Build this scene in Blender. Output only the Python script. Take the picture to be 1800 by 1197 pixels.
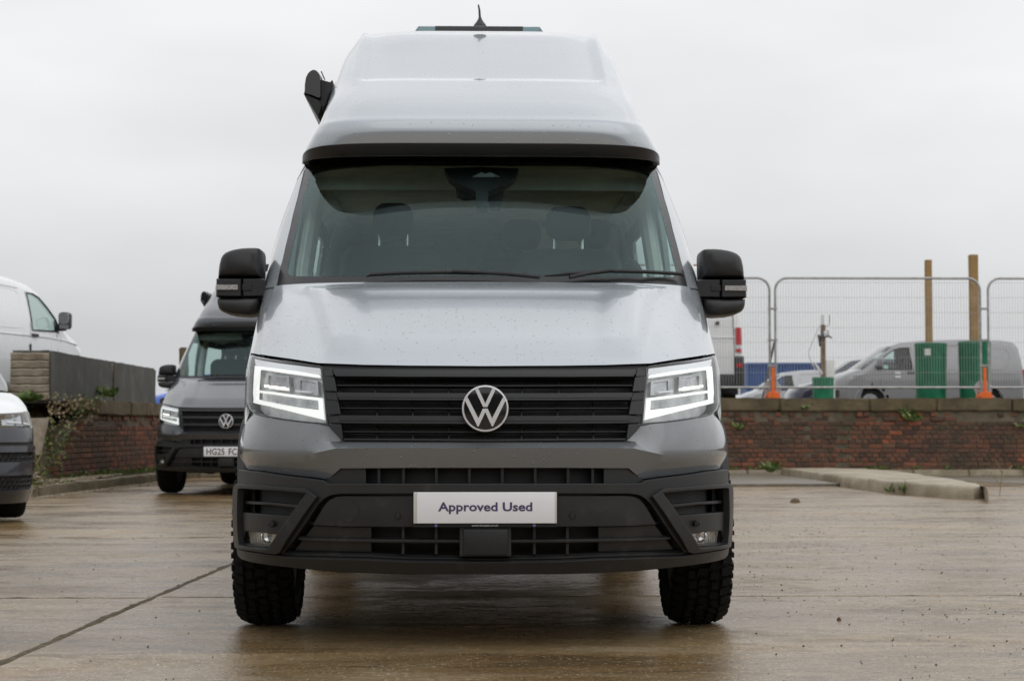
import bpy, bmesh, math, random
from mathutils import Vector, Matrix
from mathutils.geometry import delaunay_2d_cdt

# ---------------------------------------------------------------- camera, sky, sun, exposure
for o in list(bpy.data.objects):
    bpy.data.objects.remove(o)
SC = bpy.context.scene
COL = SC.collection
FPX, CX, CY = 3300.0, 900.0, 598.5          # focal length and centre in photograph pixels (1800 x 1197)
CAM = Vector((-0.068, -6.8, 0.81))
YAW, PITCH = math.atan(80.0 / FPX), math.atan(151.5 / FPX)
F0 = Vector((math.sin(YAW), math.cos(YAW), 0.0))
CR = Vector((math.cos(YAW), -math.sin(YAW), 0.0))
CF = F0 * math.cos(PITCH) + Vector((0, 0, 1)) * math.sin(PITCH)
CU = -F0 * math.sin(PITCH) + Vector((0, 0, 1)) * math.cos(PITCH)
cd = bpy.data.cameras.new('camera')
cam = bpy.data.objects.new('camera', cd)
COL.objects.link(cam)
m3 = Matrix((CR, CU, -CF)).transposed()
cam.matrix_world = Matrix.Translation(CAM) @ m3.to_4x4()
cd.sensor_fit = 'HORIZONTAL'
cd.sensor_width = 36.0
cd.lens = 36.0 * FPX / 1800.0
cd.clip_start, cd.clip_end = 0.1, 3000.0
cd.dof.use_dof = True
cd.dof.focus_distance = 7.0
cd.dof.aperture_fstop = 7.1
SC.camera = cam

W = bpy.data.worlds.new('World')
SC.world = W
W.use_nodes = True
wn, wl = W.node_tree.nodes, W.node_tree.links
for n in list(wn):
    wn.remove(n)
SUN_EL, SUN_AZ = math.radians(48), math.radians(150)   # azimuth clockwise from +Y
sky = wn.new('ShaderNodeTexSky')
sky.sky_type = 'NISHITA'
sky.sun_disc = False
sky.sun_elevation = SUN_EL
sky.sun_rotation = SUN_AZ
tc = wn.new('ShaderNodeTexCoord')
mp = wn.new('ShaderNodeMapping')
mp.inputs['Scale'].default_value = (1.0, 1.0, 3.2)
nz = wn.new('ShaderNodeTexNoise')
nz.inputs['Scale'].default_value = 1.9
nz.inputs['Detail'].default_value = 4.0
nz.inputs['Roughness'].default_value = 0.5
wl.new(tc.outputs['Generated'], mp.inputs['Vector'])
wl.new(mp.outputs['Vector'], nz.inputs['Vector'])
sep = wn.new('ShaderNodeSeparateXYZ')
wl.new(tc.outputs['Generated'], sep.inputs[0])
rmp = wn.new('ShaderNodeValToRGB')          # overcast: darker grey near the horizon, bright higher up
el = rmp.color_ramp.elements
el[0].position, el[0].color = 0.0, (0.56, 0.57, 0.59, 1)
el[1].position, el[1].color = 1.0, (1.02, 1.03, 1.05, 1)
for p, c in ((0.045, (0.585, 0.588, 0.598, 1)), (0.14, (0.70, 0.70, 0.703, 1)), (0.24, (0.80, 0.80, 0.803, 1)), (0.5, (0.93, 0.935, 0.95, 1))):
    e = el.new(p)
    e.color = c
wl.new(sep.outputs['Z'], rmp.inputs['Fac'])
cl = wn.new('ShaderNodeMapRange')           # soft cloud mottling
cl.inputs['From Min'].default_value, cl.inputs['From Max'].default_value = 0.3, 0.7
cl.inputs['To Min'].default_value, cl.inputs['To Max'].default_value = 0.80, 1.14
wl.new(nz.outputs['Fac'], cl.inputs['Value'])
az = wn.new('ShaderNodeMapRange')           # the veiled sun stands to the right: cloud a little brighter on that side
az.inputs['From Min'].default_value, az.inputs['From Max'].default_value = -1.0, 1.0
az.inputs['To Min'].default_value, az.inputs['To Max'].default_value = 0.76, 1.24
wl.new(sep.outputs['X'], az.inputs['Value'])
azm = wn.new('ShaderNodeMath')
azm.operation = 'MULTIPLY'
wl.new(az.outputs['Result'], azm.inputs[0])
wl.new(cl.outputs['Result'], azm.inputs[1])
mul = wn.new('ShaderNodeVectorMath')
mul.operation = 'SCALE'
wl.new(rmp.outputs['Color'], mul.inputs[0])
wl.new(azm.outputs[0], mul.inputs['Scale'])
sks = wn.new('ShaderNodeVectorMath')
sks.operation = 'SCALE'
sks.inputs['Scale'].default_value = 0.004   # clear sky glimpsed faintly through the cloud
wl.new(sky.outputs['Color'], sks.inputs[0])
add = wn.new('ShaderNodeVectorMath')
wl.new(mul.outputs[0], add.inputs[0])
wl.new(sks.outputs[0], add.inputs[1])
bg = wn.new('ShaderNodeBackground')
bg.inputs['Strength'].default_value = 1.10
wl.new(add.outputs[0], bg.inputs['Color'])
wo = wn.new('ShaderNodeOutputWorld')
wl.new(bg.outputs[0], wo.inputs['Surface'])

sl = bpy.data.lights.new('sun', 'SUN')
sl.energy, sl.angle, sl.color = 0.5, math.radians(70), (1.0, 0.97, 0.93)
so = bpy.data.objects.new('sun', sl)
COL.objects.link(so)
sd = Vector((math.sin(SUN_AZ) * math.cos(SUN_EL), math.cos(SUN_AZ) * math.cos(SUN_EL), math.sin(SUN_EL)))
so.rotation_euler = sd.to_track_quat('Z', 'Y').to_euler()
so.location = (6, -8, 12)

vs = SC.view_settings
vs.view_transform, vs.look, vs.exposure, vs.gamma = 'Standard', 'None', 0.0, 1.0
vs.use_curve_mapping = False
SC.cycles.use_denoising = True
SC.cycles.max_bounces = 8
SC.cycles.transparent_max_bounces = 12
SC.cycles.caustics_reflective = False
SC.cycles.caustics_refractive = False
SC.cycles.sample_clamp_indirect = 4.0

# ---------------------------------------------------------------- helpers: pixels, meshes, objects
def ray(px, py):
    return CF + CR * ((px - CX) / FPX) + CU * ((CY - py) / FPX)

def at(px, py, Y):                           # point on that ray at world depth Y
    d = ray(px, py)
    return CAM + d * ((Y - CAM.y) / d.y)

def on_z(px, py, z=0.0):                     # point on that ray at height z
    d = ray(px, py)
    return CAM + d * ((z - CAM.z) / d.z)

def on_x(px, py, x):                         # point on that ray at world X
    d = ray(px, py)
    return CAM + d * ((x - CAM.x) / d.x)

def pchip(tab):
    xs = [t[0] for t in tab]
    ys = [t[1] for t in tab]
    n = len(xs)
    h = [xs[i + 1] - xs[i] for i in range(n - 1)]
    d = [(ys[i + 1] - ys[i]) / h[i] for i in range(n - 1)]
    m = [d[0]] + [0 if d[i - 1] * d[i] <= 0 else 2 / (1 / d[i - 1] + 1 / d[i]) for i in range(1, n - 1)] + [d[-1]]
    def f(x):
        if x <= xs[0]:
            return ys[0]
        if x >= xs[-1]:
            return ys[-1]
        i = 0
        while x > xs[i + 1]:
            i += 1
        t = (x - xs[i]) / h[i]
        a, b = 1 - t, t
        return (1 + 2 * t) * a * a * ys[i] + t * a * a * h[i] * m[i] + b * b * (3 - 2 * t) * ys[i + 1] + b * b * (t - 1) * h[i] * m[i + 1]
    return f

def finish(name, verts, faces, mat, parent=None, smooth=35, mats=None, fmat=None):
    me = bpy.data.meshes.new(name)
    me.from_pydata([tuple(v) for v in verts], [], faces)
    if mats:
        for mm in mats:
            me.materials.append(mm)
        if fmat:
            for p, i in zip(me.polygons, fmat):
                p.material_index = i
    else:
        me.materials.append(mat)
    bm = bmesh.new()
    bm.from_mesh(me)
    bmesh.ops.recalc_face_normals(bm, faces=bm.faces)
    bm.to_mesh(me)
    bm.free()
    if smooth:
        me.polygons.foreach_set('use_smooth', [True] * len(me.polygons))
        me.set_sharp_from_angle(angle=math.radians(smooth))
    o = bpy.data.objects.new(name, me)
    COL.objects.link(o)
    if parent is not None:
        o.parent = parent
    return o

def empty(name, loc=(0, 0, 0), rz=0.0, label=None, cat=None, group=None):
    o = bpy.data.objects.new(name, None)
    COL.objects.link(o)
    o.location = loc
    o.rotation_euler = (0, 0, rz)
    if label:
        tag(o, label, cat, group)
    return o

def tag(o, label, cat, group=None):
    o['label'] = label
    o['category'] = cat
    if group:
        o['group'] = group
    return o

def structure(o):
    o['kind'] = 'structure'
    return o

def copy_tree(o, parent=None):
    c = o.copy()
    COL.objects.link(c)
    c.parent = parent
    for ch in list(o.children):
        copy_tree(ch, c)
    return c

class MB:
    def __init__(self):
        self.v, self.f = [], []
    def add(self, vs, fs):
        b = len(self.v)
        self.v += [Vector(v) for v in vs]
        self.f += [tuple(b + i for i in f) for f in fs]
        return self
    def box(self, x0, x1, y0, y1, z0, z1):
        vs = [(x, y, z) for x in (x0, x1) for y in (y0, y1) for z in (z0, z1)]
        return self.add(vs, [(0, 1, 3, 2), (4, 6, 7, 5), (0, 4, 5, 1), (2, 3, 7, 6), (0, 2, 6, 4), (1, 5, 7, 3)])
    def tube(self, pts, r, n=8, caps=True, closed=False):
        pts = [Vector(p) for p in pts]
        b = len(self.v)
        N = len(pts)
        up = None
        for i, p in enumerate(pts):
            if closed:
                t = pts[(i + 1) % N] - pts[i - 1]
            else:
                t = pts[min(i + 1, N - 1)] - pts[max(i - 1, 0)]
            t.normalize()
            if up is None:
                up = t.orthogonal().normalized()
            up = (up - t * up.dot(t))
            if up.length < 1e-6:
                up = t.orthogonal()
            up.normalize()
            sd_ = t.cross(up)
            rr = r[i] if isinstance(r, (list, tuple)) else r
            for k in range(n):
                a = 2 * math.pi * k / n
                self.v.append(p + up * (rr * math.cos(a)) + sd_ * (rr * math.sin(a)))
        for i in range(N if closed else N - 1):
            i2 = (i + 1) % N
            for k in range(n):
                k2 = (k + 1) % n
                self.f.append((b + i * n + k, b + i * n + k2, b + i2 * n + k2, b + i2 * n + k))
        if caps and not closed:
            self.f.append(tuple(b + k for k in range(n))[::-1])
            self.f.append(tuple(b + (N - 1) * n + k for k in range(n)))
        return self
    def lathe(self, prof, c, axis='Z', n=32, close=False):
        # prof: (radius, height along axis)
        b = len(self.v)
        c = Vector(c)
        M = len(prof)
        for k in range(n):
            a = 2 * math.pi * k / n
            for (r, h) in prof:
                u, v = r * math.cos(a), r * math.sin(a)
                self.v.append(c + (Vector((u, v, h)) if axis == 'Z' else Vector((h, u, v)) if axis == 'X' else Vector((u, h, v))))
        for k in range(n):
            k2 = (k + 1) % n
            for i in range(M if close else M - 1):
                i2 = (i + 1) % M
                self.f.append((b + k * M + i, b + k2 * M + i, b + k2 * M + i2, b + k * M + i2))
        if not close:
            for i in (0, M - 1):
                if prof[i][0] > 1e-5:
                    self.f.append(tuple(b + k * M + i for k in range(n)))
        return self
    def rings(self, rings, cap0=True, cap1=True):
        b = len(self.v)
        n = len(rings[0])
        for r in rings:
            self.v += [Vector(p) for p in r]
        for i in range(len(rings) - 1):
            for k in range(n):
                k2 = (k + 1) % n
                self.f.append((b + i * n + k, b + i * n + k2, b + (i + 1) * n + k2, b + (i + 1) * n + k))
        if cap0:
            self.f.append(tuple(b + k for k in range(n)))
        if cap1:
            self.f.append(tuple(b + (len(rings) - 1) * n + k for k in range(n)))
        return self
    def grid(self, rows):
        b = len(self.v)
        n = len(rows[0])
        for r in rows:
            self.v += [Vector(p) for p in r]
        for i in range(len(rows) - 1):
            for k in range(n - 1):
                self.f.append((b + i * n + k, b + i * n + k + 1, b + (i + 1) * n + k + 1, b + (i + 1) * n + k))
        return self
    def build(self, name, mat, parent=None, smooth=35):
        return finish(name, self.v, self.f, mat, parent, smooth)

def bevel_box(name, x0, x1, y0, y1, z0, z1, mat, parent=None, r=0.01, seg=2):
    me = bpy.data.meshes.new(name)
    bm = bmesh.new()
    bmesh.ops.create_cube(bm, size=1.0)
    for v in bm.verts:
        v.co = Vector(((x0 + x1) / 2 + v.co.x * (x1 - x0), (y0 + y1) / 2 + v.co.y * (y1 - y0), (z0 + z1) / 2 + v.co.z * (z1 - z0)))
    bmesh.ops.bevel(bm, geom=bm.edges[:] + bm.verts[:], offset=r, segments=seg, affect='EDGES', profile=0.6)
    bm.to_mesh(me)
    bm.free()
    me.materials.append(mat)
    me.polygons.foreach_set('use_smooth', [True] * len(me.polygons))
    me.set_sharp_from_angle(angle=math.radians(40))
    o = bpy.data.objects.new(name, me)
    COL.objects.link(o)
    if parent is not None:
        o.parent = parent
    return o

def poly_len(p):
    return sum((Vector(p[i]) - Vector(p[(i + 1) % len(p)])).length for i in range(len(p)))

def resample(poly, res, closed=True):
    out = []
    n = len(poly)
    for i in range(n if closed else n - 1):
        a, b = Vector(poly[i]), Vector(poly[(i + 1) % n])
        k = max(1, int(round((b - a).length / res)))
        for j in range(k):
            out.append(a.lerp(b, j / k))
    if not closed:
        out.append(Vector(poly[-1]))
    return out

def inside(p, poly):
    c = False
    x, y = p[0], p[1]
    j = len(poly) - 1
    for i in range(len(poly)):
        xi, yi = poly[i][0], poly[i][1]
        xj, yj = poly[j][0], poly[j][1]
        if (yi > y) != (yj > y) and x < (xj - xi) * (y - yi) / (yj - yi + 1e-12) + xi:
            c = not c
        j = i
    return c

def fill2d(outline, holes=(), res=0.05, creases=(), edge_res=None):
    """triangulate a 2D polygon with holes and inner points -> verts, tris, loops of boundary vertex indices"""
    er = edge_res or res
    loops = [resample(outline, er)] + [resample(h, er) for h in holes]
    pts, edges, lidx = [], [], []
    for L in loops:
        b = len(pts)
        pts += [Vector((p[0], p[1])) for p in L]
        idx = list(range(b, b + len(L)))
        lidx.append(idx)
        edges += [(idx[i], idx[(i + 1) % len(idx)]) for i in range(len(idx))]
    for c in creases:
        L = resample(c, er, closed=False)
        b = len(pts)
        pts += [Vector((p[0], p[1])) for p in L]
        edges += [(b + i, b + i + 1) for i in range(len(L) - 1)]
    bpts = list(pts)
    xs = [p[0] for p in loops[0]]
    ys = [p[1] for p in loops[0]]
    cell = {}
    for p in bpts:
        cell.setdefault((int(p[0] // res), int(p[1] // res)), []).append(p)
    nx, ny = int((max(xs) - min(xs)) / res) + 1, int((max(ys) - min(ys)) / res) + 1
    for i in range(nx + 1):
        for j in range(ny + 1):
            p = Vector((min(xs) + (i + (0.5 if j % 2 else 0)) * res, min(ys) + j * res))
            ci, cj = int(p[0] // res), int(p[1] // res)
            if any((q - p).length < res * 0.55 for a in (-1, 0, 1) for b_ in (-1, 0, 1) for q in cell.get((ci + a, cj + b_), ())):
                continue
            if inside(p, loops[0]) and not any(inside(p, L) for L in loops[1:]):
                pts.append(p)
    V, E, F, ov, oe, of = delaunay_2d_cdt(pts, edges, [], 0, 1e-6)
    tris = []
    for f in F:
        c = sum((V[i] for i in f), Vector((0, 0))) / len(f)
        e1, e2, e3 = V[f[1]] - V[f[0]], V[f[2]] - V[f[0]], V[f[2]] - V[f[1]]
        if abs(e1.x * e2.y - e1.y * e2.x) < 2e-3 * max(e1.length, e2.length, e3.length) ** 2:
            if abs(e1.x * e2.y - e1.y * e2.x) / max(e1.length, e2.length, e3.length) < 1.5e-4:
                continue                     # sliver on the rim
        if inside(c, loops[0]) and not any(inside(c, L) for L in loops[1:]):
            tris.append(tuple(f))
    back = {}
    for new, olds in enumerate(ov):
        for o_ in olds:
            back[o_] = new
    bl = [[back[i] for i in idx] for idx in lidx]
    return V, tris, bl

def text_mesh(body, mat, name, parent, M, width=None, height=None, bold=0.0, depth=0.001):
    cu = bpy.data.curves.new(name, 'FONT')
    cu.body = body
    cu.size = 1.0
    cu.offset = bold
    cu.resolution_u = 3
    t = bpy.data.objects.new(name, cu)
    COL.objects.link(t)
    dg = bpy.context.evaluated_depsgraph_get()
    me = bpy.data.meshes.new_from_object(t.evaluated_get(dg))
    bpy.data.objects.remove(t)
    bpy.data.curves.remove(cu)
    xs = [v.co.x for v in me.vertices]
    ys = [v.co.y for v in me.vertices]
    w, h = max(xs) - min(xs), max(ys) - min(ys)
    sx = width / w if width else height / h
    sy = height / h if height else sx
    cx, cy = (max(xs) + min(xs)) / 2, (max(ys) + min(ys)) / 2
    for v in me.vertices:
        v.co = M @ Vector(((v.co.x - cx) * sx, 0.0, (v.co.y - cy) * sy))
    me.materials.clear()
    me.materials.append(mat)
    me.name = name
    o = bpy.data.objects.new(name, me)
    COL.objects.link(o)
    o.parent = parent
    return o

# ---------------------------------------------------------------- materials
def nodes(name):
    m = bpy.data.materials.new(name)
    m.use_nodes = True
    nt = m.node_tree
    b = nt.nodes['Principled BSDF']
    return m, nt, b

def _noise(nt, scale, detail=4, rough=0.55, vec=None, coord='Object', stretch=None):
    tx = nt.nodes.new('ShaderNodeTexCoord')
    nzn = nt.nodes.new('ShaderNodeTexNoise')
    nzn.inputs['Scale'].default_value = scale
    nzn.inputs['Detail'].default_value = detail
    nzn.inputs['Roughness'].default_value = rough
    if stretch:
        mpn = nt.nodes.new('ShaderNodeMapping')
        mpn.inputs['Scale'].default_value = stretch
        nt.links.new(tx.outputs[coord], mpn.inputs['Vector'])
        nt.links.new(mpn.outputs[0], nzn.inputs['Vector'])
    else:
        nt.links.new(tx.outputs[coord], nzn.inputs['Vector'])
    return nzn

def ramp(nt, fac, stops):
    r = nt.nodes.new('ShaderNodeValToRGB')
    e = r.color_ramp.elements
    e[0].position, e[0].color = stops[0][0], tuple(stops[0][1]) + (1,)
    e[1].position, e[1].color = stops[-1][0], tuple(stops[-1][1]) + (1,)
    for p, c in stops[1:-1]:
        k = e.new(p)
        k.color = tuple(c) + (1,)
    nt.links.new(fac, r.inputs['Fac'])
    return r.outputs['Color']

def maprange(nt, val, a, b, c, d):
    r = nt.nodes.new('ShaderNodeMapRange')
    for k, v_ in (('From Min', a), ('From Max', b), ('To Min', c), ('To Max', d)):
        r.inputs[k].default_value = v_
    nt.links.new(val, r.inputs['Value'])
    return r.outputs['Result']

def bump(nt, b, h, strength=0.3, dist=0.01, chain=None):
    bn = nt.nodes.new('ShaderNodeBump')
    bn.inputs['Strength'].default_value = strength
    bn.inputs['Distance'].default_value = dist
    nt.links.new(h, bn.inputs['Height'])
    if chain is not None:
        nt.links.new(chain, bn.inputs['Normal'])
    nt.links.new(bn.outputs[0], b.inputs['Normal'])
    return bn.outputs[0]

def mixc(nt, fac, a, b, mode='MIX'):
    mx = nt.nodes.new('ShaderNodeMix')
    mx.data_type = 'RGBA'
    mx.blend_type = mode
    for s, v_ in ((0, fac), (6, a), (7, b)):
        if hasattr(v_, 'is_linked') or hasattr(v_, 'links'):
            nt.links.new(v_, mx.inputs[s])
        else:
            mx.inputs[s].default_value = v_ if s == 0 else tuple(v_) + ((1,) if len(v_) == 3 else ())
    return mx.outputs[2]

def drops(nt, scale, thr):
    """small scattered rain drops: height field from a voronoi whose cells are only partly filled"""
    tx = nt.nodes.new('ShaderNodeTexCoord')
    vo = nt.nodes.new('ShaderNodeTexVoronoi')
    vo.inputs['Scale'].default_value = scale
    nt.links.new(tx.outputs['Object'], vo.inputs['Vector'])
    sp = nt.nodes.new('ShaderNodeSeparateColor')
    nt.links.new(vo.outputs['Color'], sp.inputs[0])
    rad = maprange(nt, sp.outputs[0], thr, 1.0, 0.0, 0.34)
    sub = nt.nodes.new('ShaderNodeMath')
    sub.operation = 'SUBTRACT'
    nt.links.new(rad, sub.inputs[0])
    nt.links.new(vo.outputs['Distance'], sub.inputs[1])
    return maprange(nt, sub.outputs[0], 0.0, 0.12, 0.0, 1.0)

def mat_simple(name, col, rough=0.5, metal=0.0, var=0.12, vscale=9.0, bmp=0.0, bscale=250.0, coat=0.0, spec=0.5, dirt=None, bev=0.0):
    m, nt, b = nodes(name)
    n1 = _noise(nt, vscale)
    lo = tuple(c * (1 - var) for c in col)
    hi = tuple(min(1, c * (1 + var)) for c in col)
    c = ramp(nt, n1.outputs['Fac'], [(0.3, lo), (0.7, hi)])
    if dirt:
        n2 = _noise(nt, dirt[1], 6, 0.65)
        f = maprange(nt, n2.outputs['Fac'], dirt[2], dirt[3], 0.0, 1.0)
        c = mixc(nt, f, c, dirt[0])
    nt.links.new(c, b.inputs['Base Color'])
    r = maprange(nt, n1.outputs['Fac'], 0.25, 0.75, max(0.02, rough * 0.85), min(1, rough * 1.15))
    nt.links.new(r, b.inputs['Roughness'])
    b.inputs['Metallic'].default_value = metal
    b.inputs['Specular IOR Level'].default_value = spec
    b.inputs['Coat Weight'].default_value = coat
    b.inputs['Coat Roughness'].default_value = 0.04
    if bmp:
        n3 = _noise(nt, bscale, 3, 0.6)
        ch = None
        if bev:
            bv_ = nt.nodes.new('ShaderNodeBevel')
            bv_.samples = 4
            bv_.inputs['Radius'].default_value = bev
            ch = bv_.outputs[0]
        bump(nt, b, n3.outputs['Fac'], bmp, 0.002, ch)
    return m

def mat_paint(name, upper, lower=None, split=1.035, metal=0.35, rough=0.35, rain=True, coat=1.0):
    m, nt, b = nodes(name)
    if lower is None:
        cc = None
        c = upper
        b.inputs['Base Color'].default_value = tuple(upper) + (1,)
    else:
        tx = nt.nodes.new('ShaderNodeTexCoord')
        sp = nt.nodes.new('ShaderNodeSeparateXYZ')
        nt.links.new(tx.outputs['Object'], sp.inputs[0])
        f = maprange(nt, sp.outputs['Z'], split - 0.001, split + 0.001, 0.0, 1.0)
        nt.links.new(mixc(nt, f, lower, upper), b.inputs['Base Color'])
    b.inputs['Metallic'].default_value = metal
    nzr = _noise(nt, 3.0, 6, 0.6)
    nt.links.new(maprange(nt, nzr.outputs['Fac'], 0.3, 0.7, rough * 0.8, rough * 1.25), b.inputs['Roughness'])
    b.inputs['Coat Weight'].default_value = coat
    b.inputs['Coat Roughness'].default_value = 0.05
    fl = _noise(nt, 4.0, 2)
    ch = bump(nt, b, fl.outputs['Fac'], 0.04, 0.01)
    if rain:
        ch2 = bump(nt, b, drops(nt, 75.0, 0.78), 0.6, 0.003, ch)
        nt.links.new(ch2, b.inputs['Coat Normal'])
    return m

def mat_glass(name, tint=(0.72, 0.86, 0.82), rough=0.01, ior=1.5, rain=True, film=0.0, gloss=(1, 1, 1)):
    m = bpy.data.materials.new(name)
    m.use_nodes = True
    nt = m.node_tree
    nt.nodes.clear()
    out = nt.nodes.new('ShaderNodeOutputMaterial')
    tr = nt.nodes.new('ShaderNodeBsdfTransparent')
    tr.inputs['Color'].default_value = tuple(tint) + (1,)
    gl = nt.nodes.new('ShaderNodeBsdfGlossy')
    gl.inputs['Roughness'].default_value = rough
    gl.inputs['Color'].default_value = tuple(gloss) + (1,)
    fr = nt.nodes.new('ShaderNodeFresnel')
    geo = nt.nodes.new('ShaderNodeNewGeometry')      # a thin pane reflects alike from both sides
    mpr = nt.nodes.new('ShaderNodeMapRange')
    mpr.inputs['To Min'].default_value = ior
    mpr.inputs['To Max'].default_value = 1.0 / ior
    nt.links.new(geo.outputs['Backfacing'], mpr.inputs['Value'])
    nt.links.new(mpr.outputs['Result'], fr.inputs['IOR'])
    mx = nt.nodes.new('ShaderNodeMixShader')
    if rain:
        bn = nt.nodes.new('ShaderNodeBump')
        bn.inputs['Strength'].default_value = 0.5
        bn.inputs['Distance'].default_value = 0.003
        nt.links.new(drops(nt, 95.0, 0.86), bn.inputs['Height'])
        nt.links.new(bn.outputs[0], gl.inputs['Normal'])
        nt.links.new(bn.outputs[0], fr.inputs['Normal'])
    nt.links.new(fr.outputs[0], mx.inputs[0])
    nt.links.new(tr.outputs[0], mx.inputs[1])
    nt.links.new(gl.outputs[0], mx.inputs[2])
    last = mx.outputs[0]
    if film:
        df = nt.nodes.new('ShaderNodeBsdfDiffuse')
        df.inputs['Color'].default_value = (0.55, 0.55, 0.52, 1)
        nf = _noise(nt, 5.0, 5, 0.6, stretch=(1.0, 1.0, 3.0))
        m2 = nt.nodes.new('ShaderNodeMixShader')
        nt.links.new(maprange(nt, nf.outputs['Fac'], 0.35, 0.75, 0.0, film), m2.inputs[0])
        nt.links.new(last, m2.inputs[1])
        nt.links.new(df.outputs[0], m2.inputs[2])
        last = m2.outputs[0]
    nt.links.new(last, out.inputs['Surface'])
    return m

def mat_emit(name, col, strength):
    m, nt, b = nodes(name)
    b.inputs['Base Color'].default_value = tuple(col) + (1,)
    b.inputs['Emission Color'].default_value = tuple(col) + (1,)
    b.inputs['Emission Strength'].default_value = strength
    b.inputs['Roughness'].default_value = 0.3
    return m

M = {}
M['plastic'] = mat_simple('dark_plastic', (0.0145, 0.015, 0.016), 0.42, var=0.10, bmp=0.25, bscale=420, bev=0.006, dirt=((0.052, 0.047, 0.040), 7.0, 0.56, 0.85))
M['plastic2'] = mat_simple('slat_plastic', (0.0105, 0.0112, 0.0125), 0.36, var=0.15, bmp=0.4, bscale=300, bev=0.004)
M['black'] = mat_simple('matt_black', (0.008, 0.008, 0.009), 0.6)
M['gloss_black'] = mat_simple('gloss_black', (0.010, 0.010, 0.011), 0.10, coat=0.6)
M['frit'] = mat_simple('glass_border', (0.012, 0.012, 0.013), 0.25, spec=0.22)
M['chrome'] = mat_simple('chrome', (0.80, 0.81, 0.83), 0.16, metal=1.0, var=0.03)
M['reflector'] = mat_simple('lamp_reflector', (0.40, 0.41, 0.42), 0.22, metal=0.9, var=0.25, vscale=25)
M['lamp_grey'] = mat_simple('lamp_bezel', (0.42, 0.43, 0.44), 0.30, metal=0.5, var=0.30, vscale=18)
M['lamp_white'] = mat_emit('lamp_pale_glow', (0.70, 0.72, 0.74), 0.10)  # soft glow, also paints the sky's reflection at the lamp top
M['drl'] = mat_emit('daytime_lamp_glow', (0.93, 0.96, 0.94), 0.55)
M['beam'] = mat_emit('dipped_beam', (1.0, 0.97, 0.88), 2.5)
M['lens'] = mat_glass('lamp_lens', (0.95, 0.96, 0.96), 0.02, 1.45, rain=False)
M['wind'] = mat_glass('windscreen_glass', (0.70, 0.86, 0.83), 0.012, 1.38, film=0.003, gloss=(0.74, 0.95, 0.95))
M['side_glass'] = mat_glass('side_window_glass', (0.84, 0.93, 0.90), 0.01, 1.22, rain=False)
M['skylight'] = mat_glass('skylight_glass', (0.45, 0.55, 0.56), 0.02, 1.5, rain=False)
M['rubber'] = mat_simple('tyre_rubber', (0.0065, 0.0065, 0.0065), 0.75, var=0.25, vscale=30, spec=0.25, bmp=0.4, bscale=180, dirt=((0.03, 0.026, 0.02), 14.0, 0.66, 0.9))
M['rim'] = mat_simple('wheel_rim', (0.30, 0.31, 0.32), 0.35, metal=0.8)
M['interior'] = mat_simple('interior_trim', (0.035, 0.037, 0.04), 0.7)
M['lining'] = mat_simple('headliner', (0.62, 0.63, 0.62), 0.9)
M['cabinet'] = mat_simple('cabin_furniture', (0.52, 0.55, 0.55), 0.5)
M['fabric'] = mat_simple('seat_fabric', (0.022, 0.022, 0.025), 0.9, bmp=0.5, bscale=200)
M['plate'] = mat_simple('plate_face', (0.78, 0.79, 0.82), 0.35, var=0.02)
M['plate_edge'] = mat_simple('plate_edge', (0.55, 0.56, 0.52), 0.35, var=0.1)
M['ink'] = mat_simple('purple_ink', (0.065, 0.050, 0.125), 0.45, var=0.05)
M['ink_white'] = mat_simple('white_print', (0.55, 0.55, 0.57), 0.5, var=0.05)
M['ink_blue'] = mat_simple('blue_print', (0.13, 0.13, 0.35), 0.5, var=0.05)
M['ink_black'] = mat_simple('black_print', (0.012, 0.012, 0.012), 0.5)
M['indicator'] = mat_simple('indicator_lens', (0.62, 0.60, 0.58), 0.15, metal=0.5, var=0.3, vscale=90)
M['paint'] = mat_paint('two_tone_paint', (0.390, 0.425, 0.458), (0.160, 0.172, 0.182), 0.905, metal=0.30, rough=0.24)
M['paint_dark'] = mat_paint('dark_grey_paint', (0.052, 0.057, 0.065), None, metal=0.45, rough=0.28)

M['badge_silver'] = mat_simple('badge_silver', (0.74, 0.75, 0.77), 0.30, metal=0.25, var=0.03, coat=0.5)
M['fog_bowl'] = mat_simple('fog_reflector', (0.50, 0.48, 0.45), 0.25, metal=0.45, var=0.35, vscale=60)
M['lamp_bowl'] = mat_simple('lamp_bowl', (0.58, 0.59, 0.60), 0.30, metal=0.15, var=0.2, vscale=22)
# ---------------------------------------------------------------- setting: ground, terrain, walls, kerbs
def geo_pos(nt, scale=(1, 1, 1)):
    g = nt.nodes.new('ShaderNodeNewGeometry')
    mpn = nt.nodes.new('ShaderNodeMapping')
    mpn.inputs['Scale'].default_value = scale
    nt.links.new(g.outputs['Position'], mpn.inputs['Vector'])
    return mpn.outputs[0]

def pnoise(nt, scale, stretch=(1, 1, 1), detail=5, rough=0.6, dist=0.0):
    n = nt.nodes.new('ShaderNodeTexNoise')
    n.inputs['Scale'].default_value = scale
    n.inputs['Detail'].default_value = detail
    n.inputs['Roughness'].default_value = rough
    n.inputs['Distortion'].default_value = dist
    nt.links.new(geo_pos(nt, stretch), n.inputs['Vector'])
    return n.outputs['Fac']

def mathn(nt, op, a, b):
    n = nt.nodes.new('ShaderNodeMath')
    n.operation = op
    for i, v_ in enumerate((a, b)):
        if hasattr(v_, 'links'):
            nt.links.new(v_, n.inputs[i])
        else:
            n.inputs[i].default_value = v_
    return n.outputs[0]

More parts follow.
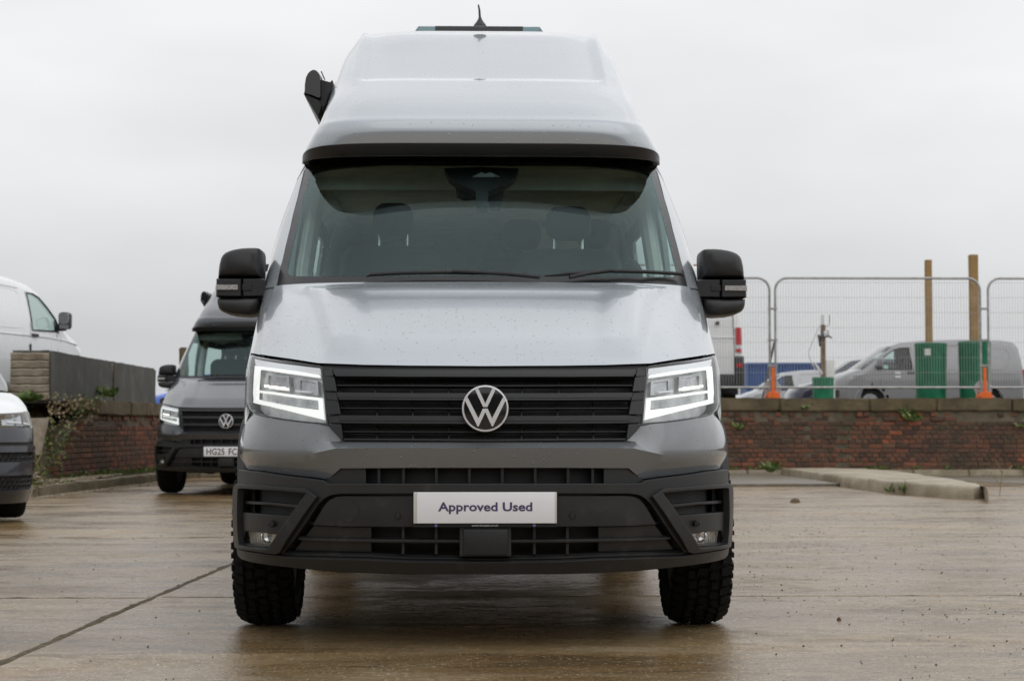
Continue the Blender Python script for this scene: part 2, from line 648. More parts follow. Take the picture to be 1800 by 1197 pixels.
def mat_yard():
    m, nt, b = nodes('wet_concrete')
    big = pnoise(nt, 0.42, (1, 1.4, 1), 5, 0.55)
    mid = pnoise(nt, 1.6, (0.7, 1.5, 1), 7, 0.66, 0.4)
    streak = pnoise(nt, 2.4, (0.30, 2.0, 1), 8, 0.72, 0.8)
    mott = pnoise(nt, 9.0, (0.8, 1.1, 1), 8, 0.75, 0.3)
    fine = pnoise(nt, 55.0, (1, 1, 1), 3, 0.7)
    def vor(scale):
        v = nt.nodes.new('ShaderNodeTexVoronoi')
        v.inputs['Scale'].default_value = scale
        nt.links.new(geo_pos(nt), v.inputs['Vector'])
        sc = nt.nodes.new('ShaderNodeSeparateColor')
        nt.links.new(v.outputs['Color'], sc.inputs[0])
        return v.outputs['Distance'], sc
    g1, k1 = vor(80.0)
    g2, k2 = vor(34.0)
    c = ramp(nt, mid, [(0.30, (0.185, 0.116, 0.042)), (0.5, (0.335, 0.232, 0.108)), (0.68, (0.50, 0.375, 0.205))])
    c = mixc(nt, maprange(nt, big, 0.42, 0.66, 0.0, 0.7), c, (0.315, 0.258, 0.180))
    c = mixc(nt, maprange(nt, streak, 0.50, 0.66, 0.0, 0.85), c, (0.265, 0.145, 0.040))
    c = mixc(nt, maprange(nt, pnoise(nt, 0.9, (0.6, 1.8, 1), 7, 0.7), 0.56, 0.72, 0.0, 0.75), c, (0.085, 0.078, 0.068))
    c = mixc(nt, maprange(nt, mott, 0.50, 0.72, 0.0, 0.75), c, (0.070, 0.052, 0.034))
    c = mixc(nt, maprange(nt, mott, 0.46, 0.30, 0.0, 0.6), c, (0.46, 0.37, 0.245))
    sharp = pnoise(nt, 1.3, (0.55, 1.7, 1), 9, 0.72, 0.5)
    c = mixc(nt, maprange(nt, sharp, 0.545, 0.575, 0.0, 0.55), c, (0.105, 0.078, 0.046))
    c = mixc(nt, maprange(nt, sharp, 0.44, 0.41, 0.0, 0.45), c, (0.43, 0.345, 0.225))
    def hair(scale, st, wdt, col, amt):
        n_ = pnoise(nt, scale, st, 4, 0.5, 0.3)
        a_ = nt.nodes.new('ShaderNodeMath')
        a_.operation = 'ABSOLUTE'
        nt.links.new(mathn(nt, 'SUBTRACT', n_, 0.5), a_.inputs[0])
        msk = maprange(nt, pnoise(nt, 0.8, (1, 1, 1), 3, 0.5), 0.48, 0.6, 0.0, amt)
        return mixc(nt, mathn(nt, 'MULTIPLY', msk, maprange(nt, a_.outputs[0], 0.0, wdt, 1.0, 0.0)), c, col)
    c = hair(0.9, (0.22, 1.6, 1), 0.0045, (0.06, 0.042, 0.024), 0.9)
    c = hair(0.5, (0.8, 1.0, 1), 0.0018, (0.045, 0.034, 0.022), 0.9)
    c = mixc(nt, maprange(nt, fine, 0.35, 0.7, 0.0, 0.6), c, (0.085, 0.064, 0.042))
    def specks(c, g, chan, thr, r0, col, amt):
        sel = mathn(nt, 'GREATER_THAN', chan, thr)
        return mixc(nt, mathn(nt, 'MULTIPLY', sel, maprange(nt, g, r0, r0 + 0.06, amt, 0.0)), c, col)
    c = specks(c, g1, k1.outputs[0], 0.80, 0.34, (0.58, 0.48, 0.33), 0.9)
    c = specks(c, g1, k1.outputs[1], 0.84, 0.32, (0.055, 0.045, 0.035), 0.9)
    c = specks(c, g2, k2.outputs[0], 0.93, 0.22, (0.60, 0.53, 0.42), 0.8)
    c = specks(c, g2, k2.outputs[1], 0.93, 0.22, (0.06, 0.05, 0.04), 0.85)
    wet = mathn(nt, 'ADD', mathn(nt, 'MULTIPLY', pnoise(nt, 0.6, (0.8, 1.5, 1), 5, 0.55), 0.5), mathn(nt, 'MULTIPLY', mid, 0.5))
    wf = maprange(nt, wet, 0.42, 0.57, 0.0, 1.0)
    c = mixc(nt, wf, c, mixc(nt, 1.0, c, (0.74, 0.66, 0.54), 'MULTIPLY'))
    nt.links.new(c, b.inputs['Base Color'])
    r = mathn(nt, 'ADD', maprange(nt, wf, 0.0, 1.0, 0.38, 0.12), maprange(nt, mott, 0.3, 0.7, -0.05, 0.14))
    nt.links.new(r, b.inputs['Roughness'])
    b.inputs['Specular IOR Level'].default_value = 0.6
    h = mathn(nt, 'ADD', mathn(nt, 'MULTIPLY', fine, 1.0), mathn(nt, 'MULTIPLY', g1, 0.6))
    ch = bump(nt, b, h, 0.45, 0.004)
    bump(nt, b, mott, 0.35, 0.012, ch)
    return m

def mat_stone(name, stops, moss=None, rough=0.85, scale=3.0, bmp=0.6, stain=None, seed=True):
    m, nt, b = nodes(name)
    n1 = pnoise(nt, scale, (1, 1, 1), 7, 0.65)
    c = ramp(nt, n1, stops)
    oi = nt.nodes.new('ShaderNodeObjectInfo')
    if seed:
        c = mixc(nt, maprange(nt, oi.outputs['Random'], 0, 1, 0.0, 0.35), c, (0.10, 0.085, 0.06))
    if stain:
        c = mixc(nt, maprange(nt, pnoise(nt, 2.2, (3.0, 3.0, 0.35), 6, 0.6), 0.45, 0.7, 0.0, 0.85), c, stain)
    if moss:
        c = mixc(nt, maprange(nt, pnoise(nt, 1.7, (1, 1, 1), 6, 0.65), 0.48, 0.68, 0.0, 0.9), c, moss)
    nt.links.new(c, b.inputs['Base Color'])
    b.inputs['Roughness'].default_value = rough
    bump(nt, b, mathn(nt, 'ADD', pnoise(nt, 26.0, (1, 1, 1), 5, 0.7), pnoise(nt, 6.0, (1, 1, 1), 4, 0.6)), bmp, 0.02)
    return m

def mat_brick():
    m, nt, b = nodes('old_brick')
    oi = nt.nodes.new('ShaderNodeObjectInfo')
    g = nt.nodes.new('ShaderNodeNewGeometry')
    r = mathn(nt, 'FRACT', mathn(nt, 'ADD', oi.outputs['Random'], g.outputs['Random Per Island']), 0.0)
    base = ramp(nt, r, [(0.0, (0.060, 0.034, 0.024)), (0.25, (0.115, 0.048, 0.030)), (0.50, (0.170, 0.060, 0.034)), (0.72, (0.225, 0.074, 0.038)), (0.90, (0.125, 0.066, 0.042)), (1.0, (0.33, 0.095, 0.042))])
    c = mixc(nt, maprange(nt, pnoise(nt, 1.1, (1, 1, 1.6), 5, 0.6), 0.42, 0.68, 0.0, 0.80), base, (0.048, 0.036, 0.026))
    c = mixc(nt, maprange(nt, pnoise(nt, 0.9, (1, 1, 2.0), 5, 0.6), 0.55, 0.75, 0.0, 0.75), c, (0.055, 0.058, 0.026))
    c = mixc(nt, maprange(nt, pnoise(nt, 30.0, (1, 1, 1), 4, 0.7), 0.45, 0.75, 0.0, 0.35), c, (0.20, 0.15, 0.10))
    nt.links.new(c, b.inputs['Base Color'])
    b.inputs['Roughness'].default_value = 0.82
    bump(nt, b, pnoise(nt, 45.0, (1, 1, 1), 5, 0.7), 0.7, 0.01)
    return m

M['yard'] = mat_yard()
M['joint'] = mat_stone('joint_dirt', [(0.3, (0.035, 0.026, 0.014)), (0.5, (0.085, 0.062, 0.030)), (0.7, (0.19, 0.145, 0.080))], moss=(0.065, 0.058, 0.018), scale=22.0, seed=False)
M['brick'] = mat_brick()
M['mortar'] = mat_stone('old_mortar', [(0.3, (0.085, 0.070, 0.050)), (0.55, (0.15, 0.122, 0.085)), (0.75, (0.23, 0.19, 0.135))], moss=(0.05, 0.05, 0.022), scale=4.0, seed=False)
M['coping'] = mat_stone('coping_stone', [(0.25, (0.070, 0.052, 0.028)), (0.5, (0.128, 0.096, 0.050)), (0.75, (0.225, 0.175, 0.100))], moss=(0.055, 0.046, 0.018), scale=2.4)
M['kerb'] = mat_stone('kerb_concrete', [(0.25, (0.28, 0.235, 0.165)), (0.5, (0.40, 0.345, 0.25)), (0.75, (0.52, 0.46, 0.35))], moss=(0.19, 0.15, 0.085), scale=3.0, rough=0.6)
M['kerb_old'] = mat_stone('mossy_kerb', [(0.25, (0.11, 0.090, 0.055)), (0.5, (0.20, 0.165, 0.105)), (0.75, (0.31, 0.265, 0.175))], moss=(0.07, 0.068, 0.03), scale=3.0, rough=0.7)
M['block'] = mat_stone('weathered_concrete', [(0.25, (0.060, 0.060, 0.054)), (0.5, (0.092, 0.092, 0.083)), (0.75, (0.15, 0.15, 0.135))], moss=(0.07, 0.065, 0.05), scale=2.6, stain=(0.055, 0.056, 0.050), seed=False)
M['block_end'] = mat_stone('cast_concrete', [(0.25, (0.19, 0.155, 0.115)), (0.5, (0.29, 0.245, 0.185)), (0.75, (0.39, 0.34, 0.265))], moss=(0.12, 0.09, 0.055), scale=6.0, seed=False)
M['earth'] = mat_stone('bank_earth', [(0.25, (0.055, 0.038, 0.022)), (0.5, (0.11, 0.075, 0.042)), (0.75, (0.20, 0.145, 0.085))], moss=(0.06, 0.07, 0.022), scale=2.2, seed=False)
M['dirt'] = mat_stone('upper_yard_ground', [(0.25, (0.14, 0.125, 0.10)), (0.5, (0.20, 0.18, 0.15)), (0.75, (0.27, 0.245, 0.205))], scale=1.5, seed=False)
M['rubble'] = mat_stone('rubble', [(0.3, (0.13, 0.10, 0.07)), (0.5, (0.27, 0.22, 0.155)), (0.75, (0.43, 0.38, 0.29))], scale=12.0, seed=False)

def mat_leaf(name, a, b_, c_):
    m, nt, b = nodes(name)
    g = nt.nodes.new('ShaderNodeNewGeometry')
    nt.links.new(ramp(nt, g.outputs['Random Per Island'], [(0.0, a), (0.55, b_), (1.0, c_)]), b.inputs['Base Color'])
    b.inputs['Roughness'].default_value = 0.6
    return m
M['leaf'] = mat_leaf('weed_leaf', (0.055, 0.095, 0.018), (0.110, 0.165, 0.034), (0.190, 0.235, 0.065))
M['leaf_dry'] = mat_leaf('dry_leaf', (0.10, 0.062, 0.028), (0.20, 0.145, 0.068), (0.36, 0.29, 0.16))
M['grass'] = mat_leaf('grass_blade', (0.045, 0.085, 0.012), (0.085, 0.140, 0.022), (0.15, 0.19, 0.045))

# base sheet to the horizon (below the slabs)
g = structure(MB().box(-900, 900, -60, 1500, -0.40, -0.034).build('ground', M['joint'], None, 0))
# concrete slabs of the yard, each a piece of the ground
XJ = [-46.0, -28.0, -10.6, -1.56, 8.2, 19.0, 32.0, 50.0]
YJ = [-16.0, -7.9, -2.85, 2.22, 7.05, 12.25, 17.40, 24.60]
rs = random.Random(11)
GAP = 0.008
for i in range(len(XJ) - 1):
    for j in range(len(YJ) - 1):
        tilt = -0.012                                       # joints run very slightly askew
        x0, x1, y0, y1 = XJ[i], XJ[i + 1], YJ[j], YJ[j + 1]
        def edge(a, b, n, nx, ny):
            out = []
            for k in range(n):
                t = k / n
                jx, jy = rs.uniform(-1, 1) * 0.012, rs.uniform(-1, 1) * 0.010
                out.append((a[0] + (b[0] - a[0]) * t + nx * (GAP + abs(jx)), a[1] + (b[1] - a[1]) * t + ny * (GAP + abs(jy))))
            return out
        nx_, ny_ = max(6, int((x1 - x0) / 0.16)), max(6, int((y1 - y0) / 0.16))
        nx_, ny_ = min(nx_, 90), min(ny_, 50)
        pl = edge((x0, y0), (x1, y0), nx_, 0, 1) + edge((x1, y0), (x1, y1), ny_, -1, 0) + edge((x1, y1), (x0, y1), nx_, 0, -1) + edge((x0, y1), (x0, y0), ny_, 1, 0)
        sh = lambda p: (p[0] + (p[1] - 2.0) * 0.058 if i in (2, 3) else p[0], p[1])
        pl = [(p[0] + (p[1] - 2.2) * 0.045, p[1]) for p in pl]
        zt = rs.uniform(-0.0035, 0.0)
        ccx, ccy = (x0 + x1) / 2, (y0 + y1) / 2
        inn = [(p[0] + (0.010 if p[0] < ccx else -0.010), p[1] + (0.010 if p[1] < ccy else -0.010)) for p in pl]
        MB().rings([[(p[0], p[1], -0.06) for p in pl], [(p[0], p[1], zt - 0.007) for p in pl], [(p[0], p[1], zt) for p in inn]], cap0=False).build('slab', M['yard'], g, 0)
# dirt and moss standing in the joints, not quite flush
mbj = MB()
for yj in YJ[1:-1]:
    n = 260
    r_ = random.Random(int(yj * 10))
    rowa, rowb = [], []
    for k in range(n + 1):
        x = -12 + 30 * k / n
        w_ = 0.022 + 0.020 * r_.random()
        h_ = -0.004 + 0.008 * r_.random() * (1 if r_.random() > 0.3 else 0)
        rowa.append((x, yj - w_, -0.012))
        rowb.append((x, yj, h_))
    rowc = [(p[0], p[1] + 0.05 * 0.9, -0.012) for p in rowa]
    mbj.grid([rowa, rowb, rowc])
n = 300
ra, rb, rc = [], [], []
r_ = random.Random(3)
for k in range(n + 1):
    y = -4 + 28 * k / n
    x = -1.56 + (y - 2.2) * 0.045
    w_ = 0.020 + 0.022 * r_.random() ** 2
    ra.append((x - w_, y, -0.008 + 0.006 * r_.random()))
    rb.append((x + r_.uniform(-.008, .008), y, -0.004 + 0.010 * r_.random()))
    rc.append((x + w_, y, -0.008 + 0.006 * r_.random()))
mbj.grid([ra, rb, rc])
o = mbj.build('joint_dirt', M['joint'], g, 60)
o['kind'] = 'stuff'

# upper yard behind the retaining walls (terrain)
UZ = 1.12
poly = [(-400, 1400), (-400, 15.0), (-9.0, 16.6), (-5.95, 18.6), (-5.42, 24.7), (400, 24.75), (400, 1400)]
ter = structure(MB().rings([[(p[0], p[1], -0.3) for p in poly], [(p[0], p[1], UZ) for p in poly]]).build('upper_yard', M['dirt'], None, 0))

# ---- bricks
def brick_mesh(name, lx, seed):
    r = random.Random(seed)
    bm = bmesh.new()
    bmesh.ops.create_cube(bm, size=1.0)
    for v in bm.verts:
        v.co = Vector((v.co.x * lx, v.co.y * 0.09, v.co.z * 0.064))
    bmesh.ops.bevel(bm, geom=[e for e in bm.edges if all(v.co.y < 0 for v in e.verts)], offset=0.007, segments=1, affect='EDGES')
    for v in bm.verts:
        v.co += Vector((r.uniform(-1, 1) * 0.004, r.uniform(-1, 1) * 0.003, r.uniform(-1, 1) * 0.003))
    me = bpy.data.meshes.new(name)
    bm.to_mesh(me)
    bm.free()
    me.materials.append(M['brick'])
    return me
STRETCH = [brick_mesh('brick', 0.213, k) for k in range(5)]
HEADER = [brick_mesh('brick', 0.101, 50 + k) for k in range(5)]

def brick_wall(root, x0f, x1, z0, courses, vis, pockets=(), seed=1, maxparts=300):
    r = random.Random(seed)
    items = []
    for k in range(courses):
        z = z0 + 0.075 * (k + 0.5)
        header = (k % 3 == 1) or (k % 5 == 3)
        pitch = 0.1125 if header else 0.225
        x = x0f(k) + r.uniform(0, 0.03) + (0 if k % 2 else pitch * 0.5)
        while x < x1:
            h = header
            if not header and r.random() < 0.18:
                h = True
            p = 0.1125 if h else 0.225
            cx = x + p / 2
            rec = 0.0
            skip = False
            for q in pockets:
                if abs(cx - q) < 0.085 and k % 2 == 0 and k > 1:
                    rec = 0.055
            top = k >= courses - 2
            if top and r.random() < 0.10:
                skip = True
            if not skip:
                items.append((cx, z, h, rec, top))
            x += p
    parts = [it for it in items if vis[0] <= it[0] <= vis[1]]
    parts.sort(key=lambda it: (it[2], r.random()))
    chosen = parts[:maxparts]
    cs = set(id(i) for i in chosen)
    rest = MB()
    for it in items:
        cx, z, h, rec, top = it
        me = r.choice(HEADER if h else STRETCH)
        yy = 0.045 - 0.008 + rec + r.uniform(-0.004, 0.006) + (r.uniform(-0.02, 0.03) if top else 0)
        rot = (r.uniform(-1, 1) * 0.02, r.uniform(-1, 1) * (0.03 if top else 0.006), r.uniform(-1, 1) * 0.015)
        if id(it) in cs:
            o = bpy.data.objects.new('brick', me)
            COL.objects.link(o)
            o.location = (cx, yy, z)
            o.rotation_euler = rot
            o.parent = root
        else:
            from mathutils import Euler
            T = Matrix.Translation((cx, yy, z)) @ Euler(rot).to_matrix().to_4x4()
            rest.add([T @ v.co for v in me.vertices], [tuple(p.vertices) for p in me.polygons])
    o = rest.build('brickwork', M['brick'], root, 0)
    o['kind'] = 'stuff'

def rough_block(name, lx, ly, lz, mat, parent, loc, seed=0, amp=0.012, seg=0.12, rot=(0, 0, 0), rnd=0.02):
    """stone block (min corner at loc in the parent's frame) with worn faces and edges"""
    r = random.Random(seed)
    bm = bmesh.new()
    bmesh.ops.create_cube(bm, size=1.0)
    for v in bm.verts:
        v.co = Vector((v.co.x * lx, v.co.y * ly, v.co.z * lz))
    bmesh.ops.bevel(bm, geom=bm.edges[:], offset=rnd, segments=2, affect='EDGES')
    for ax, ln in ((0, lx), (1, ly), (2, lz)):
        n = int(ln / seg)
        for k in range(1, n):
            pl_co = Vector((0, 0, 0))
            pl_co[ax] = -ln / 2 + ln * k / n
            no = Vector((0, 0, 0))
            no[ax] = 1
            bmesh.ops.bisect_plane(bm, geom=bm.verts[:] + bm.edges[:] + bm.faces[:], plane_co=pl_co, plane_no=no)
    from mathutils import noise
    for v in bm.verts:
        n_ = noise.noise_vector(v.co * 5.0 + Vector((seed * 3.1, seed * 1.7, 0)))
        n2 = noise.noise_vector(v.co * 16.0 + Vector((seed, 0, seed)))
        v.co += n_ * amp + n2 * amp * 0.4
        v.co += Vector((lx / 2, ly / 2, lz / 2))
    me = bpy.data.meshes.new(name)
    bm.to_mesh(me)
    bm.free()
    me.materials.append(mat)
    me.polygons.foreach_set('use_smooth', [True] * len(me.polygons))
    me.set_sharp_from_angle(angle=math.radians(50))
    o = bpy.data.objects.new(name, me)
    COL.objects.link(o)
    o.location = loc
    o.rotation_euler = rot
    if parent is not None:
        o.parent = parent
    return o

# back wall across the yard
BWY = 24.22
bw = empty('retaining_wall', (0, BWY, 0), 0, 'long low brick retaining wall with stone coping below the mesh fence', 'wall')
MB().box(-5.1, 27.0, 0.008, 0.50, 0.0, 1.07).build('mortar_bed', M['mortar'], bw, 0)
brick_wall(bw, lambda k: -5.0, 27.0, 0.0, 14, (4.05, 9.45), pockets=(5.60, 6.22), seed=4)
x = -5.1
rr = random.Random(8)
cuts = [1.30, 1.52, 1.05, 1.62, 1.18]
k = 0
edges = [-5.1, -3.6, -2.2, -0.6, 0.9, 2.3, 3.86, 5.12, 6.62, 7.74, 9.0, 10.4, 12.0, 13.6, 15.2, 17.0, 18.5, 20.1, 21.6, 23.2, 25.0, 27.0]
for a, b in zip(edges, edges[1:]):
    rough_block('coping_stone', b - a - 0.012, 0.56, 0.215, M['coping'], bw, (a, -0.035 + rr.uniform(-0.012, 0.012), 1.065 + rr.uniform(-0.006, 0.006)), seed=int(a * 10) + 60, amp=0.014, seg=0.10)

# left wall, broken off at its near end
LA, LB = Vector((-5.43, 17.5)), Vector((-5.0, 23.2))
lrot = math.atan2(LB.y - LA.y, LB.x - LA.x)
lw = empty('retaining_wall', (LA.x, LA.y, 0), lrot, 'broken brick retaining wall beside the kerb under the concrete blocks on the left', 'wall')
lstart = lambda k: -0.15 + 2.05 * (k / 13.0) ** 1.15
verts = []
prof = [(lstart(k) + 0.05, 0.075 * k) for k in range(14)] + [(7.05, 0.98), (7.05, 0.0)]
MB().rings([[(p[0], yy, p[1]) for p in prof] for yy in (0.008, 0.40)]).build('mortar_bed', M['mortar'], lw, 0)
brick_wall(lw, lstart, 6.95, 0.0, 13, (-0.2, 6.4), seed=9)
for a, b in ((2.25, 3.95), (3.97, 4.92), (4.94, 5.95), (5.97, 7.05)):
    rough_block('coping_stone', b - a - 0.01, 0.52, 0.205, M['coping'], lw, (a, -0.05, 0.975), seed=int(a * 7), amp=0.016, seg=0.10)
rough_block('coping_stone', 0.42, 0.46, 0.20, M['coping'], lw, (1.72, -0.01, 0.955), seed=77, amp=0.05, seg=0.07, rot=(0.05, -0.10, 0.05), rnd=0.05)

# kerb at the foot of the left wall
kl = structure(MB().add([(-5.02, 13.2, 0), (-4.98, 13.2, 0.0), (-4.98, 13.3, 0.0)], [(0, 1, 2)]).build('kerb', M['kerb_old'], None, 0))
K0, K1 = Vector((-5.22, 12.4)), Vector((-4.42, 23.6))
kr = math.atan2(K1.y - K0.y, K1.x - K0.x)
kdir = (K1 - K0).normalized()
Lk = (K1 - K0).length
t = 0.0
kk = 0
while t < Lk:
    p = K0 + kdir * t
    rough_block('kerb_stone', 0.905, 0.26, 0.125, M['kerb_old'], kl, (p.x, p.y, -0.012 + rr.uniform(-0.004, 0.004)), seed=100 + kk, amp=0.010, seg=0.15, rot=(0, 0, kr), rnd=0.018)
    t += 0.915
    kk += 1
# kerb along the back wall
for kx in range(24):
    xx = -4.6 + kx * 0.915
    rough_block('kerb_stone', 0.905, 0.22, 0.115, M['kerb'], kl, (xx, BWY - 0.235, -0.012 + rr.uniform(-0.004, 0.004)), seed=200 + kx, amp=0.008, seg=0.18, rnd=0.018)
# verge of soil between left kerb and wall
vg = MB()
rows = []
for i in range(31):
    q = K0 + kdir * (Lk * i / 30)
    y = q.y
    xr = q.x - 0.22
    xl = -5.75 + (y - 17.5) * 0.075
    rows.append([(xr + (xl - xr) * j / 8, y, 0.085 + 0.03 * math.sin(i * 1.7 + j) * 0.5 + 0.03 * (j / 8) + rr.uniform(-0.012, 0.012)) for j in range(9)])
vg.grid(rows)
structure(vg.build('verge', M['earth'], None, 60))

# concrete kerb island on the right
tipo = [on_z(x, y, 0.0) for x, y in ((1372, 838.5), (1400, 843), (1440, 849), (1480, 855), (1530, 861.5), (1580, 868), (1630, 873), (1680, 876), (1712, 877), (1731, 875.5))]
topb = [on_z(x, y, 0.15) for x, y in ((1736, 858), (1728, 851.5), (1700, 845.5), (1660, 839), (1620, 833.5), (1590, 830), (1560, 826.5), (1520, 823.5), (1450, 822), (1385, 822.5))]
pl = [(p.x, p.y) for p in tipo] + [(p.x, p.y) for p in topb]
from mathutils import noise as _nz
pl = [(p[0], p[1]) for p in resample(pl, 0.16)]
def isl(z, k, amp):
    cx = sum(p[0] for p in pl) / len(pl)
    cy = sum(p[1] for p in pl) / len(pl)
    out = []
    for p in pl:
        n_ = _nz.noise(Vector((p[0] * 2.1, p[1] * 2.1, z * 6)))
        d = Vector((p[0] - cx, p[1] - cy))
        f = (d.length + k + amp * n_) / d.length
        out.append((cx + d.x * f, cy + d.y * f, z + (0.012 * _nz.noise(Vector((p[0] * 3, p[1] * 3, 9.0))) if z > 0.1 else 0)))
    return out
mb = MB()
mb.rings([isl(-0.03, 0.01, 0.04), isl(0.05, 0.02, 0.05), isl(0.115, 0.0, 0.045), isl(0.14, -0.03, 0.03), isl(0.15, -0.08, 0.02)], cap0=False)
structure(mb.build('kerb_island', M['kerb'], None, 50))

# strip of old tarmac beyond the last slab, its broken edge a small step
tp = [(1.5, 18.6), (2.6, 18.66), (3.6, 18.60), (4.4, 18.7), (5.0, 18.75), (5.25, 19.3), (5.15, 21.0), (4.9, 23.9), (1.5, 23.9)]
tp = [(p[0], p[1]) for p in resample([Vector(p) for p in tp], 0.14)]
rt = random.Random(2)
tp = [(p[0] + rt.uniform(-.02, .02), p[1] + rt.uniform(-.02, .02)) for p in tp]
M['tarmac'] = mat_stone('old_tarmac', [(0.25, (0.11, 0.098, 0.080)), (0.5, (0.165, 0.145, 0.115)), (0.75, (0.23, 0.20, 0.155))], moss=(0.15, 0.12, 0.07), scale=2.0, rough=0.42, bmp=0.3, seed=False)
structure(MB().rings([[(p[0], p[1], -0.02) for p in tp], [(p[0], p[1], 0.035) for p in tp], [(p[0], p[1] + 0.015, 0.042) for p in tp]], cap0=False).build('tarmac', M['tarmac'], None, 0))
tp2 = [(8.0, 19.4), (8.6, 19.2), (10.5, 19.0), (14.0, 19.0), (14.0, 23.9), (7.0, 23.9), (6.6, 22.6), (7.4, 21.0)]
structure(MB().rings([[(p[0], p[1], -0.02) for p in tp2], [(p[0], p[1], 0.006) for p in tp2]], cap0=False).build('tarmac', M['tarmac'], None, 0))

# unseen shed added behind the camera to darken reflections in paint and plastic
shed = empty('unseen_shed', (0, -34.0, 0), 0, 'long dark clad shed added unseen behind the camera to darken reflections', 'building')
M['cladding'] = mat_simple('dark_cladding', (0.055, 0.058, 0.060), 0.6, var=0.2, vscale=0.5)
M['shutter'] = mat_simple('roller_shutter', (0.16, 0.165, 0.17), 0.5)
rows = []
for k in range(161):
    rows.append([(-40 + 80 * k / 160, 0.06 if k % 4 in (1, 2) else 0.0, z) for z in (0.0, 6.4)])
MB().grid(rows).build('wall', M['cladding'], shed, 0)
MB().box(-40, 40, -16, -0.05, 0.0, 6.3).build('shell', M['cladding'], shed, 0)
MB().add([(-40.3, 0.4, 6.35), (40.3, 0.4, 6.35), (40.3, -8, 7.9), (-40.3, -8, 7.9), (40.3, -16.4, 6.35), (-40.3, -16.4, 6.35)], [(0, 1, 2, 3), (3, 2, 4, 5)]).build('roof', M['cladding'], shed, 0)
for x in (-27, -9, 9, 27):
    MB().box(x - 2.2, x + 2.2, 0.07, 0.14, 0.0, 4.4).build('shutter', M['shutter'], shed, 0)
# ---------------------------------------------------------------- body skins: plan-view superellipse nose running into straight sides
class Skin:
    def __init__(self, y0, w, D, n, mw=None, tr=(5.5, 10.5)):
        self.y0, self.w, self.n = y0, w, n
        self.D = D if callable(D) else (lambda z: D)
        Dr = D(1.2) if callable(D) else D
        self.mw = mw or Matrix.Identity(4)
        self.inv = self.mw.inverted()
        self.tr = tr
        K = 240
        self.th = [math.pi / 2 * k / K for k in range(K + 1)]
        pts = [(0.97 * math.sin(t) ** (2 / n), Dr * (1 - max(0.0, math.cos(t)) ** (2 / n))) for t in self.th]
        acc = [0.0]
        for a, b in zip(pts, pts[1:]):
            acc.append(acc[-1] + math.hypot(b[0] - a[0], b[1] - a[1]))
        self.L = acc[-1]
        self.acc = [a / self.L for a in acc]
    def theta(self, s):
        a = self.acc
        lo, hi = 0, len(a) - 1
        while hi - lo > 1:
            m = (lo + hi) // 2
            if a[m] <= s:
                lo = m
            else:
                hi = m
        f = (s - a[lo]) / (a[hi] - a[lo])
        return self.th[lo] + (self.th[hi] - self.th[lo]) * f
    def s_of_theta(self, t):
        k = min(max(t / (math.pi / 2), 0.0), 1.0) * (len(self.th) - 1)
        i = min(int(k), len(self.th) - 2)
        return self.acc[i] + (self.acc[i + 1] - self.acc[i]) * (k - i)
    def P(self, s, z):
        sg = -1.0 if s < 0 else 1.0
        s = abs(s)
        w, y0 = self.w(z), self.y0(z)
        if s >= 1.0:
            return Vector((sg * w, y0 + self.D(z) + (s - 1.0) * self.L, z))
        t = self.theta(s)
        return Vector((sg * w * math.sin(t) ** (2 / self.n), y0 + self.D(z) * (1 - math.cos(t) ** (2 / self.n)), z))
    def N(self, s, z):
        e = 0.004
        a = self.P(s + e, z) - self.P(s - e, z)
        b = self.P(s, z + e) - self.P(s, z - e)
        n_ = a.cross(b)
        if n_.length < 1e-9:
            return Vector((0, -1, 0))
        n_.normalize()
        return n_
    def Q(self, s, z, off=0.0):
        return self.P(s, z) + self.N(s, z) * off
    def sy(self, y, z):
        d = (y - self.y0(z)) / self.D(z)
        if d >= 1.0:
            return 1.0 + (y - self.y0(z) - self.D(z)) / self.L
        d = max(d, 0.0)
        return self.s_of_theta(math.acos(min(1.0, (1 - d) ** (self.n / 2))))
    def sx(self, x, z):
        r = min(1.0, abs(x) / self.w(z))
        return math.copysign(self.s_of_theta(math.asin(r ** (self.n / 2))), x)
    def hit(self, px, py):
        o = self.inv @ CAM
        d = self.inv.to_3x3() @ ray(px, py)
        def ins(p):
            w = self.w(p.z)
            if abs(p.x) >= w:
                return False
            return p.y > self.y0(p.z) + self.D(p.z) * (1 - (1 - (abs(p.x) / w) ** self.n) ** (1 / self.n))
        t, st = self.tr[0], 0.02
        best = (9, None)
        while t < self.tr[1]:
            p = o + d * t
            if ins(p):
                a, b = t - st, t
                for _ in range(24):
                    m = (a + b) / 2
                    if ins(o + d * m):
                        b = m
                    else:
                        a = m
                p = o + d * b
                return (self.sx(p.x, p.z), p.z)
            if p.y > self.y0(p.z):
                g = abs(p.x) - self.w(p.z)
                if p.y < self.y0(p.z) + self.D(p.z):
                    yn = (p.y - self.y0(p.z)) / self.D(p.z)
                    g = abs(p.x) - self.w(p.z) * (1 - (1 - yn) ** self.n) ** (1 / self.n)
                if g < best[0]:
                    best = (g, p)
            t += st
        p = best[1]
        return (math.copysign(self.sy(p.y, p.z), p.x), p.z)
    def H(self, pts):
        return [self.hit(*p) for p in pts]

def mir(pts):
    return [(-s, z) for s, z in pts][::-1]

def sym(pts):
    L = list(pts)
    L[0] = (0.0, L[0][1])
    L[-1] = (0.0, L[-1][1])
    return L + [(-s, z) for s, z in L[1:-1]][::-1]

